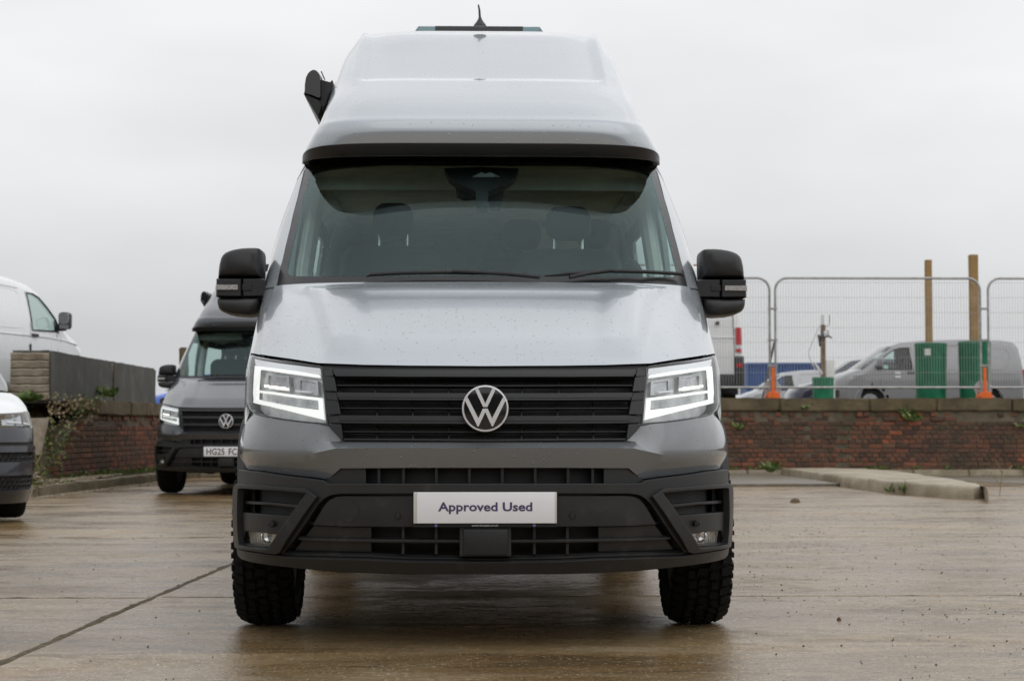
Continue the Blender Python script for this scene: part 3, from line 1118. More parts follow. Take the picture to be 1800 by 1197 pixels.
def panel(sk, name, outline, mat, parent, off=0.0, thick=0.012, holes=(), res=0.04, creases=(), zs=1.0, er=None, smooth=40, rimv=None):
    f = off if callable(off) else (lambda s, z: off)
    T = lambda p: (p[0] * sk.L, p[1] * zs)
    V, tris, bl = fill2d([T(p) for p in outline], [[T(p) for p in h] for h in holes], res, [[T(p) for p in c] for c in creases], er)
    dom = [(v[0] / sk.L, v[1] / zs) for v in V]
    verts, nor = [], []
    for s, z in dom:
        n_ = sk.N(s, z)
        verts.append(sk.P(s, z) + n_ * f(s, z))
        nor.append(n_)
    faces = list(tris)
    if thick:
        for L in bl:
            base = {}
            for i in L:
                if i not in base:
                    base[i] = len(verts)
                    verts.append(verts[i] + (rimv if rimv is not None else -nor[i] * thick))
            for k in range(len(L)):
                a, b = L[k], L[(k + 1) % len(L)]
                if a != b:
                    faces.append((a, b, base[b], base[a]))
    return finish(name, verts, faces, mat, parent, smooth)

def strip(sk, name, path, width, mat, parent, off=0.0, h=0.004):
    """thin raised strip following a path of (s,z) on the skin"""
    mb = MB()
    pts = [sk.Q(s, z, off) for s, z in path]
    mb.tube(pts, width / 2, 6)
    return mb.build(name, mat, parent)

def pillow(name, poly, rings, mat, parent, axis='Y', smooth=50):
    """outline (x,z) swept along y through rings of (y, scale)"""
    cx = sum(p[0] for p in poly) / len(poly)
    cz = sum(p[1] for p in poly) / len(poly)
    R = []
    for (y, k) in rings:
        R.append([(cx + (p[0] - cx) * k, y, cz + (p[1] - cz) * k) for p in poly])
    return MB().rings(R).build(name, mat, parent, smooth)

def rrect(x0, x1, z0, z1, r, n=4):
    out = []
    for cx, cz, a0 in ((x1 - r, z1 - r, 0), (x0 + r, z1 - r, 90), (x0 + r, z0 + r, 180), (x1 - r, z0 + r, 270)):
        for k in range(n + 1):
            a = math.radians(a0 + 90 * k / n)
            out.append((cx + r * math.cos(a), cz + r * math.sin(a)))
    return out

def pxz(pts, Y):
    return [(at(px, py, Y).x, at(px, py, Y).z) for px, py in pts]

# ---------------------------------------------------------------- the campervan (local axes = world axes for the near one)
BY0 = pchip([(0.20, 0.14), (0.30, 0.07), (0.40, 0.03), (0.50, 0.02), (0.70, 0.02), (0.80, 0.03), (0.92, 0.05), (1.03, 0.09), (1.06, 0.14), (1.12, 0.265),
             (1.20, 0.44), (1.30, 0.675), (1.39, 0.895), (1.45, 0.985), (1.60, 1.18), (1.80, 1.44), (2.00, 1.70), (2.15, 1.895)])
BW = pchip([(0.20, 0.940), (0.50, 0.954), (0.75, 0.956), (0.90, 0.954), (1.08, 0.950), (1.25, 0.956), (1.45, 0.966), (1.70, 0.945), (2.00, 0.892), (2.15, 0.865)])
BD = pchip([(0.2, 0.84), (0.9, 0.84), (1.05, 0.80), (1.25, 0.74), (1.40, 0.72), (2.2, 0.72)])
BS = Skin(BY0, BW, BD, 2.9)
RY0 = pchip([(at(853, py_, y_).z, y_) for py_, y_ in ((287, 1.66), (278, 1.60), (268, 1.572), (252, 1.555), (230, 1.545), (213, 1.56), (205, 1.60), (178, 1.75), (138, 2.10), (90, 2.50), (61, 2.74), (54, 2.84), (51, 2.98))])
RW = pchip([(1.98, 0.832), (2.06, 0.826), (2.12, 0.798), (2.2, 0.760), (2.3, 0.742), (2.5, 0.725), (2.67, 0.705), (2.79, 0.668), (2.85, 0.645), (2.885, 0.60)])
ZTOP = at(853, 51.0, 2.98).z
ZLIP0, ZLIP1 = at(853, 272.5, 1.585).z, at(853, 252, 1.555).z
RS = Skin(RY0, RW, 0.60, 5.2, tr=(7.5, 12.0))
YEND = 5.95

def wheel(root, x, y, r=0.36, wd=0.30, sgn=1, name='wheel', rim_r=0.215, tread=True, tyre_mat=None, rim_mat=None):
    e = empty(name)
    e.parent = root
    h = wd / 2
    prof = [(rim_r, -h * 0.72), (rim_r + 0.02, -h * 0.86), (r - 0.09, -h), (r - 0.04, -h * 0.97), (r - 0.024, -h * 0.80), (r - 0.017, -h * 0.45), (r - 0.017, h * 0.45), (r - 0.024, h * 0.80), (r - 0.04, h * 0.97), (r - 0.09, h), (rim_r + 0.02, h * 0.86), (rim_r, h * 0.72)]
    t = MB().lathe(prof, (x, y, r), 'X', 64, close=True).build('tyre', tyre_mat or M['rubber'], e, 30)
    if tread:
        mb = MB()
        rnd = random.Random(5)
        NB = 46
        def blk(a0, a1, h0, h1, r0, r1, sk=0.0):
            vs = []
            for rr in (r0, r1):
                for (aa, hh) in ((a0, h0), (a1, h0 + sk), (a1, h1 + sk), (a0, h1)):
                    q = rr - (0.014 if abs(hh) > h * 0.72 and rr == r1 else 0)
                    vs.append((x + hh, y + q * math.cos(aa), r + q * math.sin(aa)))
            mb.add(vs, [(0, 1, 2, 3), (4, 7, 6, 5), (0, 4, 5, 1), (1, 5, 6, 2), (2, 6, 7, 3), (3, 7, 4, 0)])
        for k in range(NB):
            a = 2 * math.pi * k / NB
            da = 2 * math.pi / NB
            for row, (h0, h1, ph) in enumerate(((-0.97, -0.58, 0), (-0.54, -0.22, 0.45), (-0.18, 0.18, 0.1), (0.22, 0.54, 0.6), (0.58, 0.97, 0.3))):
                j = rnd.uniform(-0.10, 0.10)
                blk(a + da * (ph + 0.10 + j), a + da * (ph + 0.72 + j * 0.5), h * (h0 + rnd.uniform(0.01, 0.08)), h * (h1 - rnd.uniform(0.01, 0.09)), r - 0.03, r + (0.0 if row in (1, 2, 3) else -0.003), rnd.uniform(-0.012, 0.012) * (1 if row in (1, 2, 3) else 0.2))
            for sg in (-1, 1):                     # shoulder lugs down the sidewall
                aa, ab = a + da * 0.15, a + da * (0.75 if k % 2 else 0.55)
                vs = []
                for hh in (h * 0.93, h * 1.035):
                    for (rr, q) in ((r - 0.085 if k % 2 else r - 0.065, aa), (r - 0.03, aa), (r - 0.03, ab), (r - 0.085 if k % 2 else r - 0.065, ab)):
                        vs.append((x + sg * hh, y + rr * math.cos(q), r + rr * math.sin(q)))
                mb.add(vs, [(0, 1, 2, 3), (4, 7, 6, 5), (0, 4, 5, 1), (1, 5, 6, 2), (2, 6, 7, 3), (3, 7, 4, 0)])
        mb.build('tread', tyre_mat or M['rubber'], e, 0)
    mb = MB()
    o = sgn * h * 0.55
    mb.lathe([(rim_r, o + sgn * 0.04), (rim_r - 0.02, o + sgn * 0.03), (rim_r - 0.03, o - sgn * 0.03), (0.001, o - sgn * 0.03)], (x, y, r), 'X', 40)
    mb.lathe([(0.07, o - sgn * 0.03), (0.065, o + sgn * 0.03), (0.001, o + sgn * 0.035)], (x, y, r), 'X', 24)
    for k in range(6):
        a = 2 * math.pi * k / 6
        u, v = Vector((0, math.cos(a), math.sin(a))), Vector((0, -math.sin(a), math.cos(a)))
        c = Vector((x, y, r))
        X = Vector((1, 0, 0))
        vs = []
        for (ra, wa) in ((0.05, 0.045), (rim_r - 0.01, 0.03)):
            for q in (-1, 1):
                for zf in (o - sgn * 0.028, o + sgn * 0.02):
                    vs.append(c + u * ra + v * (wa * q) + X * zf)
        mb.add(vs, [(0, 1, 3, 2), (4, 6, 7, 5), (0, 4, 5, 1), (2, 3, 7, 6), (0, 2, 6, 4), (1, 5, 7, 3)])
    mb.lathe([(rim_r + 0.005, -sgn * h * 0.5), (rim_r + 0.005, sgn * h * 0.8)], (x, y, r), 'X', 40)
    mb.build('rim', rim_mat or M['rim'], e, 30)
    MB().lathe([(0.0005, -sgn * h * 0.55), (rim_r + 0.012, -sgn * h * 0.55), (rim_r + 0.012, -sgn * h * 0.80), (0.0005, -sgn * h * 0.70)], (x, y, r), 'X', 40).build('brake_shield', M['black'], e, 30)
    return e

def disc(mb, c, r, y0, y1, n=24, axis='Y'):
    mb.lathe([(0.0005, 0), (r, 0), (r, y1 - y0), (0.0005, y1 - y0)], (c[0], y0, c[1]), 'Y', n)
    return mb

M['trim_grey'] = mat_simple('grey_trim', (0.12, 0.12, 0.125), 0.5)
def make_campervan(PAINT, LOWER, plate):
    root = empty('campervan')
    H, Hr = BS.H, RS.H
    GL = M['gloss_black']
    # ---- bonnet with pressed creases
    bon = H([(853, 498), (700, 498.5), (575.5, 499.6), (530, 501), (484.5, 504.5), (476, 530), (467, 566), (462, 595), (459.5, 624.5), (510, 632.5), (560, 640.5), (640, 643.2), (720, 644.2), (853, 645)])
    crA = H([(515, 513), (540, 516.5), (552, 524), (560, 540), (568, 566), (575.5, 600), (580, 638)])
    crB = H([(631, 512), (638, 545), (645.5, 598), (649, 630)])
    def cr_off(path, amp, wid):
        pth = sorted(path, key=lambda p: p[1])
        zs_ = [p[1] for p in pth]
        fs = pchip([(p[1] + i * 1e-6, abs(p[0])) for i, p in enumerate(pth)])
        def f(s, z):
            if z > zs_[-1] + 0.01:
                k = max(0.0, 1 - (z - zs_[-1]) / 0.02)
            elif z < zs_[0]:
                k = 1.0
            else:
                k = 1.0
            d = (abs(s) - fs(z)) * BS.L
            return amp * k * (1 / (1 + math.exp(max(-30, min(30, d / wid)))))
        return f
    fA, fB = cr_off(crA, 0.024, 0.007), cr_off(crB, -0.010, 0.010)
    panel(BS, 'bonnet', sym(bon), PAINT, root, lambda s, z: 0.006 + (fA(s, z) * min(1, max(0, (1.385 - z) / 0.03)) + fB(s, z) * min(1, max(0, (1.37 - z) / 0.05))) * min(1, max(0, (z - 1.055) / 0.07)), 0.0, res=0.032, zs=2.2, er=0.016, smooth=60)
    # ---- wings, A pillars, doors and side panels (both sides)
    for sg in (-1, 1):
        def P_(lst):
            q = [(-abs(s), z) for s, z in lst]
            return q if sg < 0 else [(-s, z) for s, z in q][::-1]
        Y_ = lambda y, z: (BS.sy(y, z), z)
        wing_in = H([(485, 507), (479.5, 522), (472, 548), (465.5, 575), (460.5, 600), (457.4, 623.5)])
        wing_hl = H([(448, 621.5), (441, 620.5), (436.5, 645), (433.8, 672), (432.6, 700), (434, 714), (437.5, 722.5)])
        arch = [Y_(1.0 - 0.46 * math.cos(a), 0.36 + 0.46 * math.sin(a)) for a in [math.radians(x) for x in (15, 40, 65, 90, 110, 120)]]
        wing = wing_in + wing_hl + [Y_(0.445, 0.860), Y_(0.53, 0.80), Y_(0.535, 0.70), Y_(0.54, 0.55)] + arch + [Y_(1.36, 0.80), Y_(1.40, 1.0), Y_(1.45, 1.25), Y_(1.47, 1.36), Y_(1.42, 1.405)]
        panel(BS, 'front_wing', P_(wing), PAINT, root, 0.0, 0.02, res=0.05)
        pil = H([(485, 504), (497, 455), (510, 401), (523, 348), (534, 301)])
        pil = [(s, z) for s, z in pil]
        top = [Y_(2.08, 2.05), Y_(2.10, 1.99)]
        pillar = pil + top + [Y_(2.02, 1.93), Y_(1.82, 1.76), Y_(1.62, 1.58), Y_(1.505, 1.44), Y_(1.43, 1.41)]
        panel(BS, 'windscreen_pillar', P_(pillar), PAINT, root, 0.0, 0.02, res=0.04)
        door = [Y_(1.37, 0.45), Y_(1.37, 0.80), Y_(1.41, 1.0), Y_(1.46, 1.25), Y_(1.475, 1.39), Y_(1.52, 1.44), Y_(1.635, 1.58), Y_(1.835, 1.76), Y_(2.035, 1.935), Y_(2.11, 1.985), Y_(2.66, 1.985), Y_(2.70, 1.4), Y_(2.68, 0.45)]
        winh = [Y_(1.60, 1.33), Y_(1.62, 1.44), Y_(1.74, 1.60), Y_(1.92, 1.77), Y_(2.10, 1.90), Y_(2.56, 1.905), Y_(2.58, 1.36)]
        dr = panel(BS, 'front_door', P_(door), PAINT, root, 0.0, 0.025, holes=[P_(winh)], res=0.07, er=0.05)
        panel(BS, 'window_glass', P_(winh), M['side_glass'], dr, -0.008, 0.0, res=0.08)
        panel(BS, 'door_moulding', P_([Y_(1.40, 0.42), Y_(1.40, 0.62), Y_(2.66, 0.62), Y_(2.66, 0.42)]), M['plastic'], dr, 0.012, 0.015, res=0.1)
        hb = BS.Q(sg * BS.sy(2.45, 1.16), 1.16, 0.03)
        bevel_box('door_handle', hb.x - 0.02, hb.x + 0.02, 2.36, 2.58, 1.14, 1.18, M['plastic'], dr, 0.01)
        a2 = [Y_(4.64 - 0.46 * math.cos(a), 0.36 + 0.46 * math.sin(a)) for a in [math.radians(x) for x in range(11, 170, 15)]]
        side = [Y_(2.72, 0.45), Y_(4.19, 0.45)] + a2 + [Y_(5.10, 0.45), Y_(YEND, 0.45), Y_(YEND, 1.3), Y_(YEND - 0.04, 2.08), Y_(2.16, 2.08), Y_(2.13, 2.0), Y_(2.68, 2.0), Y_(2.72, 1.4)]
        hw_ = [Y_(3.0, 1.36), Y_(2.98, 1.82), Y_(3.06, 1.88), Y_(4.05, 1.88), Y_(4.12, 1.82), Y_(4.12, 1.36)]
        sp_ = panel(BS, 'side_panel', P_(side), PAINT, root, 0.0, 0.02, holes=[P_(hw_)], res=0.14, er=0.09)
        panel(BS, 'cabin_window', P_(hw_), M['side_glass'], sp_, -0.008, 0.0, res=0.15)
        edge_ = lambda y_, z_, d_: (sg * (BS.P(BS.sy(y_, z_), z_).x - d_), y_, z_)
        MB().grid([[edge_(y_, z_, d_) for y_ in (2.16, 2.3, 2.5, 3.0, 4.0, 5.88)] for z_, d_ in ((2.04, 0.006), (2.085, 0.012), (2.11, 0.075))]).build('roof_gutter', PAINT, root)
        MB().grid([[edge_(y_, z_, d_) for y_ in (2.12, 2.3, 2.5, 3.0, 4.0, 5.85)] for z_, d_ in ((1.95, 0.03), (2.0, 0.05), (2.03, 0.12))]).build('cant_rail', M['lining'], root)
        panel(BS, 'side_moulding', P_([Y_(2.73, 0.42), Y_(2.73, 0.62), Y_(4.12, 0.62), Y_(4.12, 0.42)]), M['plastic'], sp_, 0.012, 0.015, res=0.1)
        for ay, nm in ((1.0, 'wheel_arch_trim'), (4.64, 'wheel_arch_trim')):
            ri, ro = 0.43, 0.495
            lim = (range(2, 150, 9) if ay < 2 else range(2, 179, 9))
            inn = [Y_(ay - ri * math.cos(math.radians(a)), 0.36 + ri * math.sin(math.radians(a))) for a in lim]
            out = [Y_(ay - ro * math.cos(math.radians(a)), 0.36 + ro * math.sin(math.radians(a))) for a in lim]
            panel(BS, nm, P_(inn + out[::-1]), M['plastic'], root, 0.022, 0.06, res=0.05)
        # dark wheel housing
        for ay in (1.0, 4.64):
            mb = MB()
            xi, xo = sg * 0.60, sg * 0.955
            A = [math.radians(a) for a in range(0, 181, 15)]
            mb.grid([[(xx, ay - 0.47 * math.cos(a), 0.34 + 0.47 * math.sin(a)) for a in A] for xx in (xi, xo)])
            mb.add([(xi, ay - 0.47 * math.cos(a), 0.34 + 0.47 * math.sin(a)) for a in A], [tuple(range(len(A)))])
            mb.build('wheel_housing', M['black'], root)
        wheel(root, sg * 0.876, 1.0, 0.36, 0.235, sg)
        wheel(root, sg * 0.876, 4.64, 0.36, 0.235, sg)
    # ---- rear end, floor, sill
    mb = MB()
    mb.box(-0.80, 0.80, 5.90, 5.975, 0.45, 2.06)
    rd = mb.build('rear_door', PAINT, root)
    bevel_box('rear_bumper', -0.95, 0.95, 5.90, 6.05, 0.38, 0.58, M['plastic'], root, 0.03)
    mb = MB()
    mb.box(-0.60, 0.60, 0.42, 5.9, 0.28, 0.42)
    mb.box(-0.52, 0.52, 0.32, 0.46, 0.262, 0.36)
    mb.box(-0.92, 0.92, 1.48, 4.14, 0.34, 0.46)
    mb.box(-0.92, 0.92, 5.12, 5.92, 0.34, 0.46)
    mb.tube([(-0.8, 1.0, 0.33), (0.8, 1.0, 0.33)], 0.04, 10)
    mb.tube([(-0.8, 4.64, 0.36), (0.8, 4.64, 0.36)], 0.06, 10)
    mb.lathe([(0.0005, -0.14), (0.13, -0.10), (0.13, 0.10), (0.0005, 0.14)], (0, 4.64, 0.36), 'X', 16)
    for sx_ in (-1, 1):
        mb.tube([(sx_ * 0.74, 1.05, 0.30), (sx_ * 0.40, 1.0, 0.26), (sx_ * 0.30, 0.75, 0.27)], 0.03, 8)
    mb.build('underbody', M['black'], root)
    # ---- painted bumper bar
    bc = H([(853, 775.4), (720, 774.6), (599, 773), (590, 764), (577, 750), (573.4, 746.5), (536, 743.5), (500, 739), (457.6, 731.5), (446, 728.5), (438, 723)]) + \
        [(-BS.sy(0.43, 0.868), 0.868), (-BS.sy(0.525, 0.80), 0.80), (-BS.sy(0.53, 0.72), 0.72), (-BS.sy(0.53, 0.655), 0.655)] + \
        H([(424, 822), (460, 827), (545, 838.8), (572, 842.4), (580, 837), (598, 823), (720, 822), (853, 822)])
    zc = lambda x: 0.732 - 0.03 * min(1, max(0, (abs(x) - 0.53) / 0.14))
    def bo(s, z):
        x = abs(BS.P(s, z).x)
        zz = zc(x)
        up = 0.030 * (z - zz) / 0.026 if x < 0.56 else 0.012 * (z - zz) / 0.06
        mixk = min(1, max(0, (x - 0.53) / 0.13))
        mixk = mixk * mixk * (3 - 2 * mixk)
        upA, upB = 0.030 * min(1.3, (z - zz) / 0.026), 0.020 * ((z - zz) / 0.14) ** 2
        if z >= zz:
            d = upA * (1 - mixk) + upB * mixk
        else:
            d = (0.020 * (1 - mixk) + 0.030 * mixk) * (zz - z) / 0.07
        return 0.016 - d
    cre = [(-BS.sx(0.97, 0.7) * 0.97, 0.702)] + [(-BS.sx(x, zc(x)), zc(x)) for x in (0.9, 0.8, 0.7, 0.66, 0.63, 0.60, 0.57, 0.54, 0.4, 0.2)] + [(0, 0.732)]
    bumper = panel(BS, 'front_bumper', sym(bc), LOWER, root, bo, 0.03, res=0.028, creases=[cre, [(-s, z) for s, z in cre]], smooth=28)
    # ---- lower plastic bumper: top ledge + fog surround + lip
    lb_top = H([(424.5, 823.5), (460, 828.5), (545, 840.5), (573.5, 844.5), (579.5, 849.3), (720, 849.8), (853, 849.8)])[::-1]
    wrap = [(-BS.sy(0.50, 0.645), 0.645), (-BS.sy(0.54, 0.62), 0.62), (-BS.sy(0.56, 0.50), 0.50), (-BS.sy(0.56, 0.40), 0.40), (-BS.sy(0.50, 0.345), 0.345)]
    slot_o = H([(425, 957)]) 
    main = lb_top[:-1] + wrap + H([(426, 968), (440, 984.5), (480, 992), (525, 998), (585, 1008), (622, 1018), (720, 1022), (853, 1022)])
    # openings: corner vent+fog, diagonal slot + centre area
    vent = H([(433.5, 859), (440, 857.8), (500, 862), (547.5, 867), (534, 886), (519, 906), (480, 903), (432, 899)])
    fog = H([(441, 931.5), (470, 934), (497, 937.5), (491, 948), (485.5, 957), (462, 956), (437, 952.5)])
    cen_out = H([(853, 867), (720, 867), (600, 867.5), (585, 870), (574, 876), (564, 886), (545, 915), (525, 944), (506, 967.8), (513, 969.5), (580, 971), (650, 972.5), (720, 976), (853, 977.5)])
    cen = sym(cen_out)
    def lo(s, z):
        # ledge just below the painted bar stands slightly proud, then the face; lower lip rounds under
        d = 0.0
        if z < 0.36:
            d -= 0.06 * ((0.36 - z) / 0.10) ** 2
        return 0.022 + d
    lower = panel(BS, 'lower_bumper', sym(main), M['plastic'], root, lo, 0.03, holes=[vent, mir(vent), fog, mir(fog), cen], res=0.03, smooth=40)
    lipb = sym(H([(853, 980), (720, 979), (650, 976), (580, 974.5), (513, 972.5), (497, 970), (460, 966), (424.5, 960), (427.5, 970), (440, 979), (480, 985.5), (525, 990), (592, 996), (720, 1000), (853, 1000)]))
    panel(BS, 'bumper_lip', lipb, M['plastic'], lower, 0.034, 0.03, res=0.04, smooth=40)
    # raised fog-lamp surround frame
    for sg in (-1, 1):
        q = (lambda L: L) if sg < 0 else mir
        fo = H([(428.0, 862), (429.5, 854.5), (434, 850.0), (470, 852), (545, 858), (552, 862), (566, 872.5), (556, 887), (530, 925), (505, 964), (497, 966.5), (460, 962.5), (430.5, 957.5), (428.2, 940), (427.5, 900)])
        v2 = H([(436.5, 859), (442, 857.4), (500, 861), (549, 866), (535, 886), (519.5, 908), (503, 932), (487, 958), (480, 959), (462, 957.8), (438.5, 954), (436, 930), (435.5, 890)])
        f2 = H([(438, 929.5), (470, 932.5), (499.5, 936), (493, 948), (487, 959), (462, 957.8), (435, 954)])
        fs = panel(BS, 'fog_lamp_surround', q(fo), M['plastic'], root, 0.042, 0.025, holes=[q(v2)], res=0.03, smooth=30)
        bk = H([(427, 852), (500, 858), (553, 864), (520, 912), (470, 910), (427, 906)])
        panel(BS, 'vent_backing', q(bk), M['interior'], fs, -0.035, 0.0, res=0.05)
        fin = H([(433, 879.5), (480, 882), (532.5, 887), (528, 892.5), (480, 887), (433, 884.5)])
        panel(BS, 'vent_fin', q(fin), M['plastic'], fs, 0.012, 0.03, res=0.04)
        cap = H([(431, 900), (443, 901), (443, 858), (432, 857)])
        panel(BS, 'vent_side', q(cap), M['plastic'], fs, -0.012, 0.0, res=0.05)
        fl = empty('fog_lamp')
        fl.parent = root
        rf = H([(436, 928), (501, 934), (488, 960), (433, 955)])
        panel(BS, 'fog_reflector', q(rf), M['fog_bowl'], fl, -0.004, 0.0, res=0.03)
        panel(BS, 'fog_lens', q(f2), M['lens'], fl, 0.016, 0.0, res=0.05)
        c = BS.hit(469, 943)
        cp = BS.Q(c[0] if sg < 0 else -c[0], c[1], -0.004)
        MB().lathe([(0.012, 0.022), (0.021, 0.012), (0.025, -0.006), (0.021, -0.012), (0.016, 0.0), (0.0005, 0.004)], cp, 'Y', 20).build('fog_projector', M['chrome'], fl)
        mb = MB()
        for k in range(7):
            for px_ in (441 + k * 3.2, 478 + k * 2.6):
                a_, b_ = BS.hit(px_, 934), BS.hit(px_ - 1.0, 955)
                f_ = -1 if sg > 0 else 1
                mb.tube([BS.Q(a_[0] * f_, a_[1], -0.007), BS.Q(b_[0] * f_, b_[1], -0.003)], 0.0022, 5)
        mb.build('fog_flutes', M['chrome'], fl)['kind'] = 'stuff'
        for (px_, py_) in ((489.9, 918.6), (700, 905.7)):
            c = BS.hit(px_, py_)
            s_ = c[0] if sg < 0 else -c[0]
            cp = BS.Q(s_, c[1], 0.038 if px_ < 600 else 0.013)
            MB().lathe([(0.0005, -0.003), (0.0078, -0.003), (0.0085, -0.001), (0.0105, -0.0045), (0.0125, 0.001), (0.0125, 0.02)], cp, 'Y', 20).build('parking_sensor', M['plastic2'], root)
    # ---- recess behind the lower centre, diagonal slots with three small fins, centre panel
    bk = sym(H([(853, 812), (720, 812), (560, 815), (540, 870), (495, 972), (600, 985), (720, 985), (853, 985)]))
    panel(BS, 'bumper_recess', bk, M['black'], root, -0.07, 0.0, res=0.1)
    blank = H([(570, 840), (598, 822), (641, 822), (641, 850), (575, 850)])
    def lists(L):
        return (L, mir(L))
    for L in lists(blank):
        panel(BS, 'intake_blank', L, M['plastic'], lower, -0.016, 0.0, res=0.06)
    for px_ in (664, 708, 766.5, 825, 883, 941.5, 1000, 1044):
        a_ = BS.hit(px_, 836)
        p = BS.Q(a_[0], a_[1], -0.02)
        MB().box(p.x - 0.005, p.x + 0.005, p.y, p.y + 0.05, BS.hit(px_, 851)[1], BS.hit(px_, 819)[1]).build('intake_rib', M['plastic2'], lower)
    cp_out = H([(853, 871.5), (720, 871.5), (605, 871.5), (592, 873), (582, 878), (574, 886), (563, 904), (552.5, 921.5), (600, 924), (660, 924.6), (853, 924.6)])
    circ_c = BS.hit(614, 897.4)
    centre = panel(BS, 'centre_panel', sym(cp_out), M['plastic'], root, 0.012, 0.03, res=0.035, smooth=30)
    cp = BS.P(*circ_c)
    ring = [(circ_c[0] + 0.0415 / BS.L * math.cos(a), circ_c[1] + 0.0415 * math.sin(a)) for a in [2 * math.pi * k / 36 for k in range(36)]]
    ring2 = [(circ_c[0] + 0.0390 / BS.L * math.cos(a), circ_c[1] + 0.0390 * math.sin(a)) for a in [2 * math.pi * k / 36 for k in range(36)]]
    panel(BS, 'towing_eye_gap', ring, M['black'], centre, 0.0126, 0.0, res=0.03, er=0.008)
    panel(BS, 'towing_eye_cover', ring2, M['plastic'], centre, 0.0134, 0.0, res=0.03, er=0.008)
    side_lo = H([(551.5, 923.5), (600, 926), (652, 926.5), (652, 971), (600, 970.5), (545, 969), (516, 968), (530, 950)])
    for L in lists(side_lo):
        panel(BS, 'lower_cheek', L, M['plastic'], lower, -0.004, 0.02, res=0.04)
    finl = H([(526, 943.5), (545, 944.5), (600, 946.5), (720, 947.5), (809, 948), (809, 952.5), (720, 952.5), (600, 951), (545, 949), (528, 947.5)])
    for L in lists(finl):
        panel(BS, 'lower_grille_fin', L, M['plastic'], lower, 0.010, 0.035, res=0.05)
    for (a, b) in (((554, 890.5), (572, 892.5)), ((536, 917.5), (550, 919.5)), ((518, 944), (531, 945.5))):
        L = H([a, b, (b[0], b[1] + 3.5), (a[0], a[1] + 3)])
        for LL in lists(L):
            panel(BS, 'slot_fin', LL, M['plastic'], lower, -0.012, 0.02, res=0.05)
    for px_ in (708, 766.5, 939.5, 998):
        a_ = BS.hit(px_, 950)
        p = BS.Q(a_[0], a_[1], -0.01)
        MB().box(p.x - 0.005, p.x + 0.005, p.y, p.y + 0.05, BS.hit(px_, 974)[1], BS.hit(px_, 925)[1]).build('lower_grille_rib', M['plastic2'], lower)
    a_, b_ = BS.hit(809, 926), BS.hit(897, 976)
    yb = BS.P(0, 0.5).y
    fr = MB()
    fr.box(a_[0] * BS.L, b_[0] * BS.L, yb - 0.010, yb + 0.06, b_[1], a_[1])
    tw = fr.build('radar_housing', M['plastic'], root)
    a2_, b2_ = BS.hit(815.5, 929), BS.hit(891.5, 974)
    bevel_box('radar_cover', a2_[0] * BS.L, b2_[0] * BS.L, yb - 0.018, yb, b2_[1], a2_[1], M['plastic2'], tw, 0.004)
    mb = MB()
    for z in [0.40 + 0.0125 * k for k in range(8)]:
        mb.box(-0.52, 0.52, 0.14, 0.16, z, z + 0.003)
    mb.build('radiator', M['reflector'] if False else M['lamp_grey'], root, 0)
    # ---- number plate
    zp0, zp1 = BS.hit(853, 919)[1], BS.hit(853, 864)[1]
    zt0 = BS.hit(853, 925.5)[1]
    pl = empty('number_plate')
    pl.parent = root
    ypl = -0.012
    xa, xb = at(728, 890, ypl).x, at(980, 890, ypl).x
    xm, hw = 0.0, (xb - xa) / 2
    bevel_box('plate_holder', xm - hw - 0.001, xm + hw + 0.003, ypl + 0.006, ypl + 0.05, zt0, zp1 + 0.001, M['black'], pl, 0.002)
    if plate == 'Approved Used':
        bevel_box('plate_wing', xm - hw, xm + hw, ypl, ypl + 0.008, zp0, zp1, M['plate_edge'], pl, 0.003)
        bevel_box('plate_face', xm - hw + 0.0125, xm + hw - 0.008, ypl - 0.0025, ypl + 0.004, zp0 + 0.001, zp1 - 0.001, M['plate'], pl, 0.0015)
        pc = at(853, 891, ypl - 0.004)
        text_mesh(plate, M['ink'], 'lettering', pl, Matrix.Translation((xm, ypl - 0.0035, (zp0 + zp1) / 2 - 0.001)), width=0.3395, height=0.0425, bold=0.024)
        text_mesh('www.breeze.co.uk', M['ink_white'], 'dealer_lettering', pl, Matrix.Translation((xm, ypl + 0.0045, (zt0 + zp0) / 2)), width=0.096, height=0.008)
        for px_ in (-0.177, 0.177):
            disc(MB(), (xm + px_, (zt0 + zp0) / 2), 0.0056, ypl + 0.0035, ypl + 0.008, 16).build('fixing_screw', M['ink_blue'], pl)
    else:
        bevel_box('plate_face', xm - hw, xm + hw, ypl - 0.0025, ypl + 0.006, zp0, zp1, M['plate'], pl, 0.002)
        text_mesh('HG25', M['ink_black'], 'lettering', pl, Matrix.Translation((xm - 0.118, ypl - 0.0038, (zp0 + zp1) / 2)), width=0.215, height=0.078, bold=0.012)
        text_mesh('FC', M['ink_black'], 'lettering', pl, Matrix.Translation((xm + 0.088, ypl - 0.0038, (zp0 + zp1) / 2)), width=0.098, height=0.078, bold=0.012)
    # ---- radiator grille
    gr = empty('grille')
    gr.parent = root
    gb = sym(H([(853, 640), (560, 636), (568, 700), (575, 752), (600, 778), (853, 780)]))
    panel(BS, 'grille_backing', gb, M['black'], gr, -0.06, 0.0, res=0.1)
    topb = sym(H([(853, 643.0), (720, 642.5), (640, 641.5), (566, 639), (567, 648), (640, 649.5), (720, 650.5), (853, 650.5)]))
    panel(BS, 'grille_top_seal', topb, M['black'], gr, -0.003, 0.02, res=0.04)
